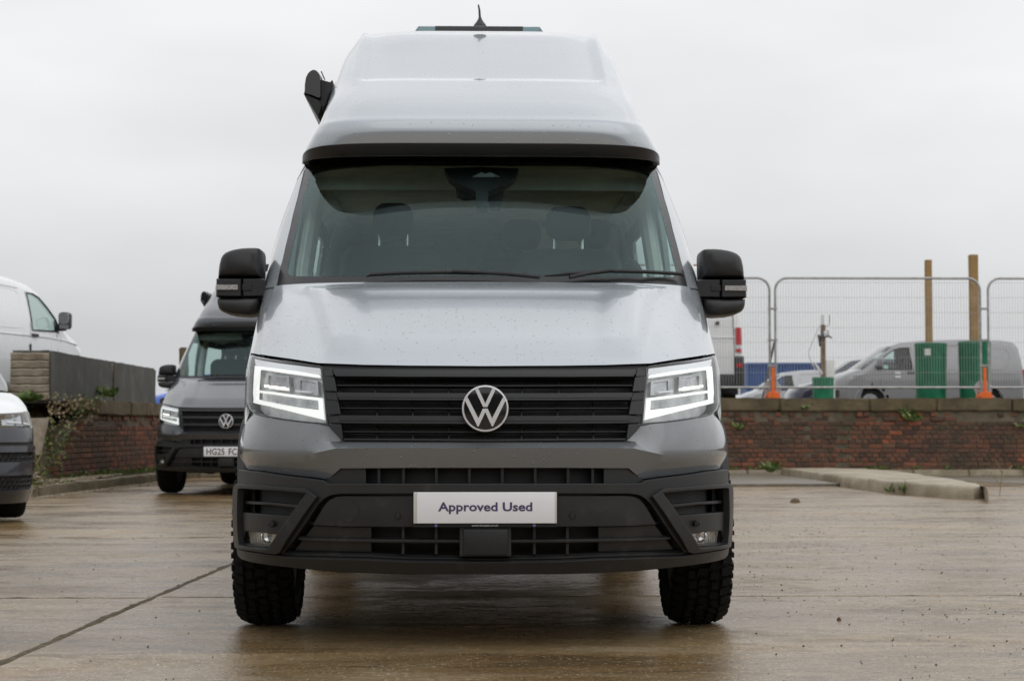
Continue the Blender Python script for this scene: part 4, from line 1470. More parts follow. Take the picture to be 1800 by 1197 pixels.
    for (ya, yb_, yc, xl) in ((649.5, 660, 664, 585.5), (690, 700.5, 704.5, 592), (730, 741, 745.3, 596.5)):
        a = sym(H([(853, ya + 1.5), (700, ya + 1.2), (xl, ya), (xl + 2, yb_ - 1.2), (700, yb_ - 0.3), (853, yb_)]))
        sl_ = panel(BS, 'grille_slat', a, M['plastic2'], gr, lambda s, z: 0.004, 0.035, res=0.05, smooth=30)
        b = sym(H([(853, yb_ + 1.0), (700, yb_ + 0.7), (xl + 5, yb_ - 0.2), (xl + 6, yc - 1.0), (700, yc), (853, yc + 0.3)]))
        panel(BS, 'slat_lip', b, M['plastic2'], sl_, 0.010, 0.03, res=0.05, smooth=30)
    for (yy, xl) in ((676.5, 590), (717, 596), (758.4, 601)):
        a = sym(H([(853, yy - 0.6), (xl, yy - 1.4), (xl, yy + 0.6), (853, yy + 1.5)]))
        panel(BS, 'grille_bar', a, M['plastic2'], gr, -0.008, 0.03, res=0.06)
    a = sym(H([(853, 771.6), (601, 770.2), (603, 773.2), (853, 775.2)]))
    panel(BS, 'grille_bar', a, M['plastic2'], gr, -0.004, 0.03, res=0.06)
    for k in range(9):                                   # short struts between the bars
        for (y0_, y1_) in ((665, 676), (677, 689), (705, 716), (718, 730), (746, 757), (759, 771)):
            px_ = 853 + (k - 4) * 65.2 * (1 if y0_ < 700 else 0.985)
            c1, c2 = BS.hit(px_, y0_), BS.hit(px_, y1_)
            p1, p2 = BS.Q(c1[0], c1[1], -0.03), BS.Q(c2[0], c2[1], -0.022)
            MB().tube([p1, p2], 0.0035, 5).build('grille_strut', M['plastic2'], gr)
    # faceted end columns
    cols = [((566.5, 643), (583, 645), (585.5, 661), (568.8, 660.5)), ((568.9, 661.6), (588, 663.5), (592.5, 688), (571.3, 687)), ((571.4, 688.2), (590, 689), (594.5, 704), (573.0, 702.5)),
            ((573.1, 703.6), (595, 705.5), (599, 728), (575.2, 729)), ((575.3, 730.2), (597.5, 729.6), (600.5, 743.5), (577, 743.5)), ((577.0, 744.7), (600, 746), (603, 771), (599.5, 772), (579, 750))]
    for i, c in enumerate(cols):
        pf = (lambda k: (lambda s, z: k + (0.012 if k > 0 else 0) * (abs(s) - 0.45)))(0.004 if i % 2 else -0.003)
        for L in lists(H(list(c))):
            panel(BS, 'grille_end_facet', L, M['plastic2'] if i % 2 else M['plastic'], gr, pf, 0.025, res=0.04)
    # ---- badge
    def make_badge(yf):
        c = at(853.9, 718, yf)
        R_ = 0.0848
        bd = empty('badge')
        bd.parent = root
        cx, cz = 0.0, c.z
        MB().lathe([(0.0005, -0.004), (R_ * 0.6, -0.003), (R_ * 0.93, 0.0), (R_ * 0.93, 0.05), (0.0005, 0.05)], (cx, yf, cz), 'Y', 64).build('badge_disc', GL, bd)
        MB().lathe([(R_ * 0.905, -0.001), (R_ * 0.93, -0.005), (R_ * 0.98, -0.004), (R_, 0.002), (R_, 0.02), (R_ * 0.905, 0.02)], (cx, yf, cz), 'Y', 72, close=True).build('badge_ring', M['badge_silver'], bd)
        Vp = [(-.434, .80), (-.30, .86), (0, .216), (.30, .86), (.434, .80), (.093, .069), (-.093, .069)]
        Wp = [(-.86, .33), (-.765, .50), (-.292, -.42), (-.103, 0), (.103, 0), (.292, -.42), (.765, .50), (.86, .33), (.328, -.76), (.284, -.76), (0, -.152), (-.284, -.76), (-.328, -.76)]
        for nm, poly in (('badge_emblem', Vp), ('badge_emblem', Wp)):
            Vv, tr_, bl_ = fill2d([(p[0] * R_, p[1] * R_) for p in poly], (), 0.02)
            ys = yf - 0.0075
            vs = [(cx + v[0], ys, cz + v[1]) for v in Vv]
            nb = len(vs)
            vs += [(cx + v[0], ys + 0.008, cz + v[1]) for v in Vv]
            fs = list(tr_) + [(bl_[0][i], bl_[0][(i + 1) % len(bl_[0])], bl_[0][(i + 1) % len(bl_[0])] + nb, bl_[0][i] + nb) for i in range(len(bl_[0]))]
            finish(nm, vs, fs, M['badge_silver'], bd, 30)
    make_badge(0.004)
    # ---- headlamps
    lens_px = [(441.3, 624.8), (470, 631), (520, 637.7), (563.5, 643.8), (568.5, 694), (572.6, 743.6), (536, 740.6), (500, 736), (470, 730.8), (457.6, 728.3), (446, 724.5), (439.5, 718.5), (435.5, 708), (436.5, 670)]
    for sg in (-1, 1):
        q = (lambda L: L) if sg < 0 else mir
        hl = empty('headlamp')
        hl.parent = root
        grow = [(441, 622.5), (470, 628.5), (520, 635), (566, 641), (571.5, 694), (575.8, 747), (536, 743.5), (500, 739), (470, 733.3), (455, 730.4), (443, 725.5), (436, 718), (433.8, 704), (435.6, 668)]
        panel(BS, 'lamp_housing', q(H(grow)), M['gloss_black'], hl, -0.004, 0.012, holes=[q(H(lens_px))], res=0.03)
        panel(BS, 'lamp_bowl', q(H(grow)), M['lamp_bowl'], hl, -0.05, 0.0, res=0.06)
        panel(BS, 'lamp_lens', q(H(lens_px)), M['lens'], hl, 0.004, 0.01, res=0.04)
        # glowing ledge painting the sky's reflection on top, daytime running light and lower loop
        panel(BS, 'upper_sky_glint', q(H([(445.5, 629), (470, 633.5), (520, 640), (561.5, 645.8), (563.5, 656.5), (520, 650.8), (470, 643.5), (447, 640)])), M['lamp_white'], hl, -0.006, 0.012, res=0.05)
        panel(BS, 'daytime_light', q(H([(446.5, 641.5), (470, 645.2), (520, 652), (561, 658.5), (561, 662.8), (520, 657), (470, 650), (452.3, 647.5), (450.3, 672), (447.5, 702), (444, 702), (443, 690), (444.5, 660)])), M['drl'], hl, -0.004, 0.012, res=0.05)
        loop_o = [(446.2, 684.5), (480, 688.5), (520, 694), (566, 699.5), (569.5, 738), (561, 735.5), (530, 728), (500, 720.5), (470, 713.5), (443.5, 707.5), (444.4, 695)]
        loop_i = [(449.6, 689.3), (480, 693), (520, 698.4), (558.5, 703), (559.5, 720), (530, 716.5), (500, 711.5), (470, 705.8), (448.8, 701.2)]
        panel(BS, 'daytime_light', q(H(loop_o)), M['drl'], hl, -0.004, 0.012, holes=[q(H(loop_i))], res=0.05)
        panel(BS, 'indicator_unit', q(H([(449, 689), (520, 699), (559, 704), (559, 717), (500, 710), (449, 701)])), M['lamp_grey'], hl, -0.03, 0.0, res=0.06)
        for (x0, x1, y0_, y1_, lit) in ((452.5, 499, 653, 681, True), (512, 552, 661, 688, False)):
            o_ = [(x0 + 4, y0_ - 1), (x1, y0_ + (x1 - x0) * 0.10), (x1 + 1, y1_ + (x1 - x0) * 0.10), (x0 + 3, y1_), (x0 + 1, (y0_ + y1_) / 2)]
            i_ = [(x0 + 8, y0_ + 4), (x1 - 4, y0_ + 8), (x1 - 3, y1_ - 1), (x0 + 7, y1_ - 4)]
            pj = panel(BS, 'lamp_projector', q(H(o_)), M['lamp_grey'], hl, -0.028, 0.03, holes=[q(H(i_))], res=0.04)
            panel(BS, 'projector_glass', q(H(i_)), M['reflector'], pj, lambda s, z: -0.034, 0.0, res=0.02)
            if lit:
                panel(BS, 'beam_strip', q(H([(x0 + 7, y1_ - 5.5), (x1 - 3, y1_ - 1.5), (x1 - 3, y1_ + 1.5), (x0 + 7, y1_ - 2)])), M['beam'], pj, -0.012, 0.01, res=0.04)
            else:
                panel(BS, 'beam_strip', q(H([(x0 + 3, y1_ - 4), (x1 - 9, y1_ - 1.5), (x1 - 9, y1_ + 1), (x0 + 3, y1_ - 0.5)])), M['lamp_white'], pj, -0.012, 0.01, res=0.04)
    # ---- windscreen
    gl_px = H([(853, 276), (720, 277.5), (620, 283), (560, 289.5), (541.5, 293.5), (536.5, 299), (525, 345), (512, 398), (499, 451), (487, 502.5), (575, 498.6), (720, 496.5), (853, 496)])
    cl_px = H([(853, 286), (720, 286.5), (620, 292), (565, 299.5), (552, 303), (544.5, 309), (534, 348), (521, 401), (509, 452), (504.5, 470), (504.5, 480), (512.5, 486), (575, 486.5), (720, 486.2), (853, 486)])
    ws = empty('windscreen')
    ws.parent = root
    panel(BS, 'windscreen_glass', sym(cl_px), M['wind'], ws, 0.0005, 0.0, res=0.06, zs=1.6)
    panel(BS, 'windscreen_border', sym(gl_px), M['frit'], ws, 0.0, 0.01, holes=[sym(cl_px)], res=0.05, zs=1.6)
    sens = sym(H([(853, 284), (781, 286), (789, 302), (800, 311), (820, 320), (836, 326), (838, 352), (853, 354)]))
    panel(BS, 'camera_housing', sens, M['black'], ws, -0.03, 0.03, res=0.06)
    tri = H([(831, 304), (846, 296), (853, 299), (862, 296), (878, 304)])
    panel(BS, 'camera_window', tri, M['lamp_grey'], ws, -0.02, 0.004, res=0.05)
    # wiper cowl
    panel(BS, 'cowl', sym(H([(853, 487.5), (700, 488.5), (560, 491), (489, 500), (484, 507), (575, 502), (720, 500), (853, 499.5)])), M['black'], root, -0.03, 0.0, res=0.06)
    # ---- wipers
    def wiper(arm, blade):
        w_ = empty('wiper')
        w_.parent = root
        f_ = lambda L, o: [BS.Q(*BS.hit(*p), o) for p in L]
        MB().tube(f_(arm, 0.03), 0.008, 8).build('wiper_arm', M['black'], w_)
        MB().tube(f_(blade, 0.024), [0.004] + [0.008] * (len(blade) - 2) + [0.004], 8).build('wiper_blade', M['black'], w_)
    wiper([(948, 499), (900, 493.5), (850, 490.5), (795, 488)], [(646, 495), (652, 491.5), (700, 489), (780, 487.3), (860, 488.6), (925, 492), (935, 496)])
    wiper([(1000, 499), (1030, 492), (1073, 486)], [(957, 494), (1000, 490), (1070, 485), (1130, 486), (1190, 488.5), (1196, 491.5)])
    # ---- roof pod
    zs_ = [ZLIP0 + 0.004 + (ZLIP1 - 0.004 - ZLIP0 - 0.004) * k / 6 for k in range(6)] + [ZLIP1 - 0.004 + (2.22 - ZLIP1) * k / 16 for k in range(17)] + [2.22 + 0.16 * k / 6 for k in range(1, 7)] + [2.38 + 0.12 * k / 14 for k in range(1, 15)] + [2.50 + (ZTOP - 0.06 - 2.50) * k / 12 for k in range(1, 13)] + [ZTOP - 0.06 + 0.06 * k / 8 for k in range(1, 9)]
    sk = []
    k = 0.0
    while k < 1.0:
        sk.append(k)
        k += 0.02
    sk += [1.0, 1.05, 1.12, 1.25, 1.45, 1.7, 2.0, 2.3]
    def ro(s, z):
        x = abs(RS.P(s, z).x)
        d = 0.0
        if z > 2.3:
            zin = 1 / (1 + math.exp(-(z - at(853, 138, 2.1).z) / 0.006)) if z < 2.75 else 1.0
            xin = 1 / (1 + math.exp((x - 0.575) / 0.008))
            d -= 0.014 * zin * xin
            rid = math.exp(-((x - 0.60) / 0.022) ** 2) * min(1, max(0, (z - 2.42) / 0.1))
            d += 0.012 * rid
        return d
    rows = []
    for z in zs_:
        row = []
        for s in sk:
            ss = s
            row.append(RS.Q(ss, z, ro(ss, z)))
        sE = RS.sy(5.9 - 0.25 * (z - 2.066), z)
        row.append(RS.P(sE, z))
        p = RS.P(sE, z)
        row.append(Vector((p.x - 0.12, p.y + 0.05, z)))
        row.append(Vector((0, p.y + 0.06, z)))
        left = [Vector((-v.x, v.y, v.z)) for v in row[1:-1]]
        rows.append(row + left[::-1])
    mb = MB()
    n_ = len(rows[0])
    b0 = 0
    for r_ in rows:
        mb.v += r_
    for i in range(len(rows) - 1):
        for j in range(n_):
            j2 = (j + 1) % n_
            mb.f.append((i * n_ + j, i * n_ + j2, (i + 1) * n_ + j2, (i + 1) * n_ + j))
    mb.f.append(tuple((len(rows) - 1) * n_ + j for j in range(n_)))
    roof = mb.build('roof', PAINT, root, 50)
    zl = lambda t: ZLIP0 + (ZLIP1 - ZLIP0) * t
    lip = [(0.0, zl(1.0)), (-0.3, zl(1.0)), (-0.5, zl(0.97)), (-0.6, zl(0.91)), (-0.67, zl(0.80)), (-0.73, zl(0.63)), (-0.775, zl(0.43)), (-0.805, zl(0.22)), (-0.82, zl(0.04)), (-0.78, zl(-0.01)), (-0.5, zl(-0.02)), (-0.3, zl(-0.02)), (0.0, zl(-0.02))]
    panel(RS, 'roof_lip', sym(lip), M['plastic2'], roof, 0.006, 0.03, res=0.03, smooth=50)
    MB().tube([RS.Q(q_ / 20 * 0.76, zl(-0.05), 0.001) for q_ in range(-20, 21)], 0.005, 6).build('roof_trim', M['trim_grey'], roof)
    # underside closing the overhang
    cab = [RS.P(s, ZLIP0 + 0.004) for s in [x * 0.1 for x in range(-8, 9)]]
    und = MB()
    und.grid([[Vector((p.x, p.y + 0.01, ZLIP0 + 0.004)) for p in cab], [Vector((p.x * 0.985, p.y + 0.13, ZLIP0 + 0.022)) for p in cab]])
    und.build('roof_underside', M['interior'], roof)
    tr_ = [(s, 2.0) for s in ()]
    # side rails and skylight, antenna
    a, b = at(716, 52, 3.5), at(968, 52, 3.5)
    sky_ = empty('skylight')
    sky_.parent = root
    xw = 0.36
    zt_ = at(853, 47.5, 3.6).z
    zr_ = ZTOP
    MB().rings([[(xw * q[0], 3.6 + (q[1] + 1) * 0.25, z_) for q in ((-k_, -1), (k_, -1), (k_, 1), (-k_, 1))] for k_, z_ in ((1.0, zr_), (1.0, max(zr_ + 0.005, zt_ - 0.03)), (0.94, zt_))]).build('skylight_dome', M['skylight'], sky_)
    MB().box(-0.245, 0.245, 3.585, 4.05, zr_, zt_ - 0.001).build('skylight_blind', M['gloss_black'], sky_)
    yA = 2.86
    pA = at(843.5, 56, yA)
    zA = ZTOP - 0.012
    an = empty('antenna')
    an.parent = root
    MB().lathe([(0.034, 0), (0.030, 0.008), (0.020, 0.020), (0.011, 0.034), (0.007, 0.045), (0.0005, 0.046)], (0, yA, zA), 'Z', 20).build('antenna_base', M['plastic2'], an)
    tp = at(841.5, 9.5, yA + 0.05)
    MB().tube([(0, yA, zA + 0.03), (-0.003, yA + 0.03, zA + 0.09), (-0.008, yA + 0.05, tp.z)], [0.0065, 0.0055, 0.004], 8).build('antenna_whip', M['black'], an)
    # ---- awning on the roof side
    aw = empty('awning')
    aw.parent = root
    YA = 2.55
    def run(pts, y0_, y1_, nm, mat, k0=0.93):
        pl_ = pxz(pts, YA)
        cx = sum(p[0] for p in pl_) / len(pl_)
        cz = sum(p[1] for p in pl_) / len(pl_)
        f = lambda y, k: [(cx + (p[0] - cx) * k, y, cz + (p[1] - cz) * k) for p in pl_]
        MB().rings([f(y0_, k0), f(y0_ + 0.015, 1.0), f(y1_, 1.0)]).build(nm, mat, aw, 40)
    run([(534.5, 162), (535, 148), (537, 136), (541, 128), (546, 123.5), (551, 121.8), (556, 123), (560, 127), (563, 132), (564, 140), (564, 172), (561, 174.5), (548, 169), (533.5, 165)], YA, YA + 2.9, 'awning_case', M['gloss_black'])
    run([(534, 165.5), (550, 171.5), (560, 176), (565, 186), (562.5, 194), (558, 205.5)], YA + 0.01, YA + 2.9, 'awning_lead_bar', M['plastic2'], 1.0)
    run([(563.5, 132), (565, 139), (579.5, 143), (583.5, 139), (584, 146), (571, 183), (566, 190), (560, 176), (563.8, 172)], YA + 0.03, YA + 2.85, 'awning_bracket', M['plastic'], 1.0)
    MB().tube([at(564.6, 126, YA + 0.02), at(571, 141, YA + 0.02)], 0.003, 6).build('awning_latch', M['black'], aw)
    # ---- mirrors
    YM = 1.42
    up_ = pxz([(388, 455), (391, 449.5), (396, 445), (404, 441.3), (413.5, 438.7), (427, 436.5), (440, 435.8), (450, 435.9), (456, 436.9), (460, 440), (461.8, 446), (462, 460), (461.5, 480), (461, 489.3), (430, 489.3), (383, 489.3), (384, 478), (385.2, 467)], YM)
    lo_ = pxz([(381.6, 524.5), (420, 524.5), (459.6, 524.5), (459.2, 538), (457.5, 545), (454, 551), (449, 554.4), (435, 555.6), (411, 554), (398, 551.2), (389, 547), (384.5, 542), (382, 534)], YM)
    mid_ = pxz([(382.5, 490.8), (427, 490.8), (427, 523), (425, 523.2), (381.8, 522.5)], YM)
    arm_ = pxz([(427.6, 490.8), (464, 490.8), (470, 494), (473, 515), (466, 522.5), (427.6, 523)], YM)
    for sg in (-1, 1):
        mr = empty('door_mirror')
        mr.parent = root
        f = lambda L: [(x if sg < 0 else -x, z) for x, z in L]
        R1 = [(YM - 0.06, 0.55), (YM - 0.052, 0.80), (YM - 0.032, 0.93), (YM, 0.99), (YM + 0.05, 1.0), (YM + 0.14, 0.985)]
        mu = pillow('mirror_cap', f(up_), R1, M['plastic'], mr)
        pillow('mirror_lower_cap', f(lo_), R1, M['plastic'], mr)
        pillow('mirror_band', f(mid_), [(YM - 0.055, 0.90), (YM - 0.045, 0.985), (YM - 0.02, 1.0), (YM + 0.14, 1.0)], M['plastic'], mr, smooth=30)
        pillow('mirror_arm', f(arm_), [(YM - 0.045, 0.92), (YM - 0.035, 1.0), (YM + 0.08, 1.0), (YM + 0.12, 0.96)], M['plastic'], mr, smooth=30)
        ind = pxz([(382, 502.3), (421, 502.3), (421, 511), (382, 511.3)], YM)
        pillow('mirror_indicator', f(ind), [(YM - 0.0625, 0.97), (YM - 0.060, 1.0), (YM - 0.02, 1.0)], M['indicator'], mr, smooth=20)
        sq = pxz([(427.6, 501.5), (445, 501.5), (445, 512), (427.6, 512)], YM)
        pillow('mirror_arm_insert', f(sq), [(YM - 0.049, 0.95), (YM - 0.047, 1.0), (YM, 1.0)], M['plastic2'], mr, smooth=20)
        pillow('mirror_glass', f(up_), [(YM + 0.141, 0.90), (YM + 0.145, 0.90)], M['chrome'], mr)
    # ---- cab interior
    it = empty('cab_interior')
    it.parent = root
    dash = []
    for (y, z, hw_) in ((1.02, 1.30, 0.86), (1.15, 1.415, 0.87), (1.40, 1.435, 0.87), (1.55, 1.40, 0.87), (1.62, 1.30, 0.86), (1.62, 0.85, 0.86)):
        dash.append([(hw_ * x, y + 0.10 * abs(x) ** 3, z - 0.015 * abs(x) + (0.02 * math.exp(-((x - 0.42) / 0.16) ** 2) if 1.3 < y < 1.6 else 0)) for x in [k / 10 for k in range(-10, 11)]])
    MB().grid(dash).build('dashboard', M['interior'], it, 50)
    MB().box(-0.9, 0.9, 1.0, 5.8, 0.46, 0.60).build('cab_floor', M['interior'], it)
    back = MB()
    back.box(-0.86, 0.86, 5.55, 5.60, 0.6, 2.06)
    back.build('cabin_partition', M['cabinet'], it)
    for sg in (-1, 1):
        mb = MB()
        rows = []
        for z in (0.62, 1.0, 1.3, 1.6, 1.9, 2.03):
            rows.append([(sg * (BW(z) - 0.05), y, z) for y in (2.58, 2.75, 2.97)])
        mb.grid(rows)
        mb.build('side_lining', M['cabinet'], it)
        MB().grid([[(sg * (BW(z) - 0.05), y, z) for y in (2.97, 3.6, 4.14)] for z in (0.62, 1.0, 1.34)]).build('side_lining', M['cabinet'], it)
        MB().grid([[(sg * (BW(z) - 0.05), y, z) for y in (4.14, 4.8, 5.56)] for z in (0.62, 1.0, 1.3, 1.6, 1.9, 2.03)]).build('side_lining', M['cabinet'], it)
        mb = MB()
        mb.grid([[(sg * (BW(z) - 0.045), y, z) for y in (1.2, 1.7, 2.58)] for z in (0.6, 0.9, 1.2, 1.315)])
        mb.build('door_lining', M['interior'], it)
        pb = [(sg * (BW(z) - 0.075), 2.62, z) for z in (1.0, 1.3, 1.6, 1.9, 2.03)]
        MB().tube(pb, 0.045, 10).build('pillar_trim', M['lining'], it)
    MB().box(-0.82, 0.82, 2.10, 5.55, 2.035, 2.05).build('headlining', M['lining'], it)
    MB().rings([[(x, y, z) for x, z in rrect(-0.78, -0.10, 1.925, 1.985, 0.02)] for y in (2.02, 2.06)]).build('sun_visor', M['lining'], it)
    MB().rings([[(x, y, z) for x, z in rrect(0.10, 0.78, 1.925, 1.985, 0.02)] for y in (2.02, 2.06)]).build('sun_visor', M['lining'], it)
    pm = pxz(([(801, 331), (836, 330), (840, 336), (838, 350), (815, 352), (803, 346)]), 1.72)
    pillow('interior_mirror', pm, [(1.70, 0.9), (1.71, 1.0), (1.75, 1.0), (1.76, 0.9)], M['interior'], it)
    pm = pxz(([(858, 336), (885, 336), (885, 347), (880, 369), (861, 369), (858, 347)]), 1.74)
    pillow('windscreen_sensor', pm, [(1.72, 0.95), (1.73, 1.0), (1.78, 1.0)], M['interior'], it)
    bvx = MB().rings([[(x, y, z) for x, z in rrect(-0.52, -0.10, 1.78, 1.80, 0.008)] for y in (5.4, 5.44)])
    bvx.build('shelf_rail', M['lining'], it)
    MB().box(-0.62, -0.06, 5.53, 5.545, 1.45, 1.95).build('rear_window', M['lining'], it)
    bevel_box('kitchen_unit', -0.84, -0.30, 3.0, 4.6, 0.6, 1.30, M['cabinet'], it, 0.02)
    bevel_box('wardrobe', 0.30, 0.84, 4.3, 5.5, 0.6, 2.0, M['cabinet'], it, 0.02)

    def seat(xc, zt_, yy, hw_, posts=True):
        s_ = empty('seat')
        s_.parent = root
        head = rrect(xc - hw_, xc + hw_, zt_ - 0.165, zt_, 0.06, 5)
        pillow('headrest', head, [(yy - 0.06, 0.85), (yy - 0.045, 0.96), (yy, 1.0), (yy + 0.05, 0.97), (yy + 0.07, 0.85)], M['fabric'], s_, smooth=60)
        bk_ = rrect(xc - 0.26, xc + 0.26, 0.95, zt_ - 0.205, 0.09, 5)
        pillow('backrest', bk_, [(yy - 0.10, 0.88), (yy - 0.07, 0.97), (yy, 1.0), (yy + 0.08, 0.95)], M['fabric'], s_, smooth=60)
        cu_ = rrect(xc - 0.26, xc + 0.26, 0.80, 0.97, 0.06, 4)
        pillow('cushion', cu_, [(yy - 0.55, 0.85), (yy - 0.5, 1.0), (yy + 0.05, 1.0)], M['fabric'], s_, smooth=60)
        if posts:
            for q in (-0.068, 0.068):
                MB().tube([(xc + q, yy - 0.01, zt_ - 0.24), (xc + q, yy - 0.01, zt_ - 0.15)], 0.0065, 8).build('headrest_post', M['chrome'], s_)
    YS = 2.32
    p = at(691.5, 358, YS)
    seat(p.x, p.z, YS, (at(727, 380, YS).x - at(656, 380, YS).x) / 2)
    p = at(999, 364, YS)
    seat(p.x, p.z, YS, (at(1040, 380, YS).x - at(960, 380, YS).x) / 2)
    YR = 3.25
    p = at(917, 386, YR)
    seat(p.x, p.z, YR, (at(951, 400, YR).x - at(883, 400, YR).x) / 2, False)
    p = at(1045, 386, YR)
    seat(p.x, p.z, YR, 0.09, False)
    stw = empty('steering_wheel')
    stw.parent = root
    MB().tube([(0.44 + 0.19 * math.cos(a), 1.76 + 0.05 * math.sin(a), 1.26 + 0.17 * math.sin(a)) for a in [2 * math.pi * k / 28 for k in range(28)]], 0.014, 8, closed=True).build('steering_rim', M['interior'], stw)
    MB().box(0.36, 0.52, 1.74, 1.78, 1.21, 1.30).build('steering_hub', M['interior'], stw)
    return root

van = make_campervan(M['paint'], M['paint'], 'Approved Used')
tag(van, 'large silver and grey high-roof campervan facing the camera with Approved Used plate', 'campervan', 'high-roof campervans')
van2 = make_campervan(M['paint_dark'], M['paint_dark'], 'HG25 FC')
tag(van2, 'dark grey high-roof campervan with HG25 plate parked behind on the left', 'campervan', 'high-roof campervans')
van2.location = (-2.90, 15.4, 0.0)
van2.rotation_euler = (0, 0, math.radians(-4.5))
pz = bevel_box('paper_sheet', -0.34, -0.06, 1.22, 1.42, 1.452, 1.456, M['plate'], van2, 0.001)
pz.rotation_euler = (0, 0, 0)
# ---------------------------------------------------------------- concrete blocks, bank, fragment
def ribbed_block(name, x0, x1, y0, y1, z0, z1, label, grooves, rz=0.0):
    e = empty(name, (x1, y0, z0), rz, label, 'block', 'concrete blocks on the left wall')
    w_, l_, h_ = x1 - x0, y1 - y0, z1 - z0
    rough_block('block_body', w_, l_, h_, M['block'], e, (-w_, 0.03, 0), seed=int(y0 * 3), amp=0.012, seg=0.16, rnd=0.03)
    mb = MB()
    zz = [0.02]
    prof = []
    n = grooves
    for k in range(n):
        a = 0.03 + (h_ - 0.06) * k / n
        b = 0.03 + (h_ - 0.06) * (k + 1) / n
        prof += [(a + 0.004, 0.024), (a + 0.014, 0.002), (b - 0.018, -0.008), (b - 0.004, 0.010)]
    rows = []
    r = random.Random(3)
    for i in range(15):
        x = -w_ + 0.012 + (w_ - 0.024) * i / 14
        e_ = 0.022 if i in (0, 14) else 0.0
        rows.append([(x, y + e_ + r.uniform(-0.005, 0.005), z + 0.004 * math.sin(i * 0.9 + z * 9)) for z, y in prof])
    mb.grid(rows)
    mb.build('ribbed_face', M['block_end'], e, 40)
    return e
ribbed_block('concrete_block', -5.98, -5.46, 17.62, 21.66, 1.12, 1.80, 'long weathered concrete block with ribbed end face, nearest on the left wall', 6, -0.01)
ribbed_block('concrete_block', -5.90, -5.40, 21.70, 25.3, 1.12, 1.80, 'weathered grey concrete block behind the ribbed one, beside the dark campervan', 6, -0.012)

# earth bank where the wall has collapsed
def bank_z(x, y):
    s = min(1, max(0, (y - 14.3) / 3.4))
    s = s * s * (3 - 2 * s)
    k_ = min(1.0, max(0.0, (y - 15.6) / 1.6))
    side = min(1.0, max(0.0, (-5.06 - 0.40 * k_ - x) / 0.50))
    side = side ** 0.7
    return 0.06 + 1.17 * s * side + 0.10 * _nz.noise(Vector((x * 1.8, y * 1.8, 3))) * (0.3 + s)
rows = []
for i in range(41):
    y = 13.6 + 5.6 * i / 40
    rows.append([(x, y, bank_z(x, y)) for x in [-5.03 - 0.16 * j * (1 + j * 0.05) for j in range(22)]])
structure(MB().grid(rows).build('earth_bank', M['earth'], None, 60))

def pebble(mb, p, s, r):
    vs = []
    for d in ((1, 0, 0), (-1, 0, 0), (0, 1, 0), (0, -1, 0), (0, 0, 1), (0, 0, -1)):
        k = s * r.uniform(0.6, 1.2)
        vs.append((p[0] + d[0] * k * 1.2, p[1] + d[1] * k, p[2] + d[2] * k * 0.75))
    mb.add(vs, [(0, 2, 4), (2, 1, 4), (1, 3, 4), (3, 0, 4), (2, 0, 5), (1, 2, 5), (3, 1, 5), (0, 3, 5)])

def leaf(mb, p, d, w_, n):
    """a bent leaf of two quads from p along d"""
    d = Vector(d)
    s = d.cross(Vector(n))
    if s.length < 1e-6:
        s = d.orthogonal()
    s.normalize()
    L = d.length
    up = Vector(n).normalized() * L * 0.18
    p = Vector(p)
    mb.add([p, p + d * 0.5 + s * w_ + up, p + d - up * 0.6, p + d * 0.5 - s * w_ + up], [(0, 1, 2, 3)])

r = random.Random(21)
mb = MB()
md = MB()
for k in range(9500):
    y = r.uniform(14.4, 19.0)
    x = -5.05 - abs(r.gauss(0, 0.75))
    if _nz.noise(Vector((x * 1.5, y * 1.5, 0))) < -0.08:
        continue
    z = bank_z(x, y) + r.uniform(-0.02, 0.07)
    a = r.uniform(0, 6.28)
    L = r.uniform(0.02, 0.065)
    d = (L * math.cos(a), L * math.sin(a), r.uniform(-0.3, 0.8) * L)
    leaf(md if r.random() < 0.36 else mb, (x, y, z), d, L * 0.33, (r.uniform(-.5, .5), r.uniform(-.5, .5), 1))
# ivy hanging along the broken edge and below the ribbed block
lm = lw.matrix_basis
for k in range(1500):
    u = r.uniform(-0.6, 3.0)
    zz = r.uniform(0.02, 1.25)
    edge = (-0.15 + 2.05 * (max(0.0, zz) / 0.975) ** 1.15)
    if u > edge + abs(r.gauss(0, 0.16)):
        continue
    p = lm @ Vector((u, r.uniform(-0.10, 0.12) - 0.06 * max(0, edge - u), zz))
    if r.random() < 0.35 and _nz.noise(p * 2.5) < 0.0:
        continue
    a = r.uniform(0, 6.28)
    L = r.uniform(0.02, 0.06)
    leaf(md if (r.random() < 0.40 or _nz.noise(p * 1.3) > 0.22) else mb, p, (L * math.cos(a), L * math.sin(a), r.uniform(-0.9, 0.5) * L), L * 0.34, (0.8, -0.5, r.uniform(0, 1)))
for nm, b_, mt, lb in (('bank_foliage', mb, M['leaf'], 'green ivy and weeds spilling down the collapsed bank'), ('dead_foliage', md, M['leaf_dry'], 'dry brown leaves and stalks on the collapsed bank')):
    o = b_.build(nm, mt, None, 0)
    o['kind'] = 'stuff'
    tag(o, lb, 'foliage')
mb = MB()
for k in range(900):
    y = r.uniform(13.2, 20.5)
    x = -5.02 - abs(r.gauss(0, 0.32))
    z = max(bank_z(x, y), 0.1) if y < 18.8 else 0.12
    pebble(mb, (x, y, z + 0.005), r.choice((0.010, 0.015, 0.022, 0.034)), r)
for k in range(700):
    t = r.uniform(0.10, 0.75)
    q = K0.lerp(K1, t)
    pebble(mb, (q.x + 0.02 + abs(r.gauss(0, 0.10)), q.y + r.uniform(-.1, .1), 0.004), r.choice((0.008, 0.012, 0.018)), r)
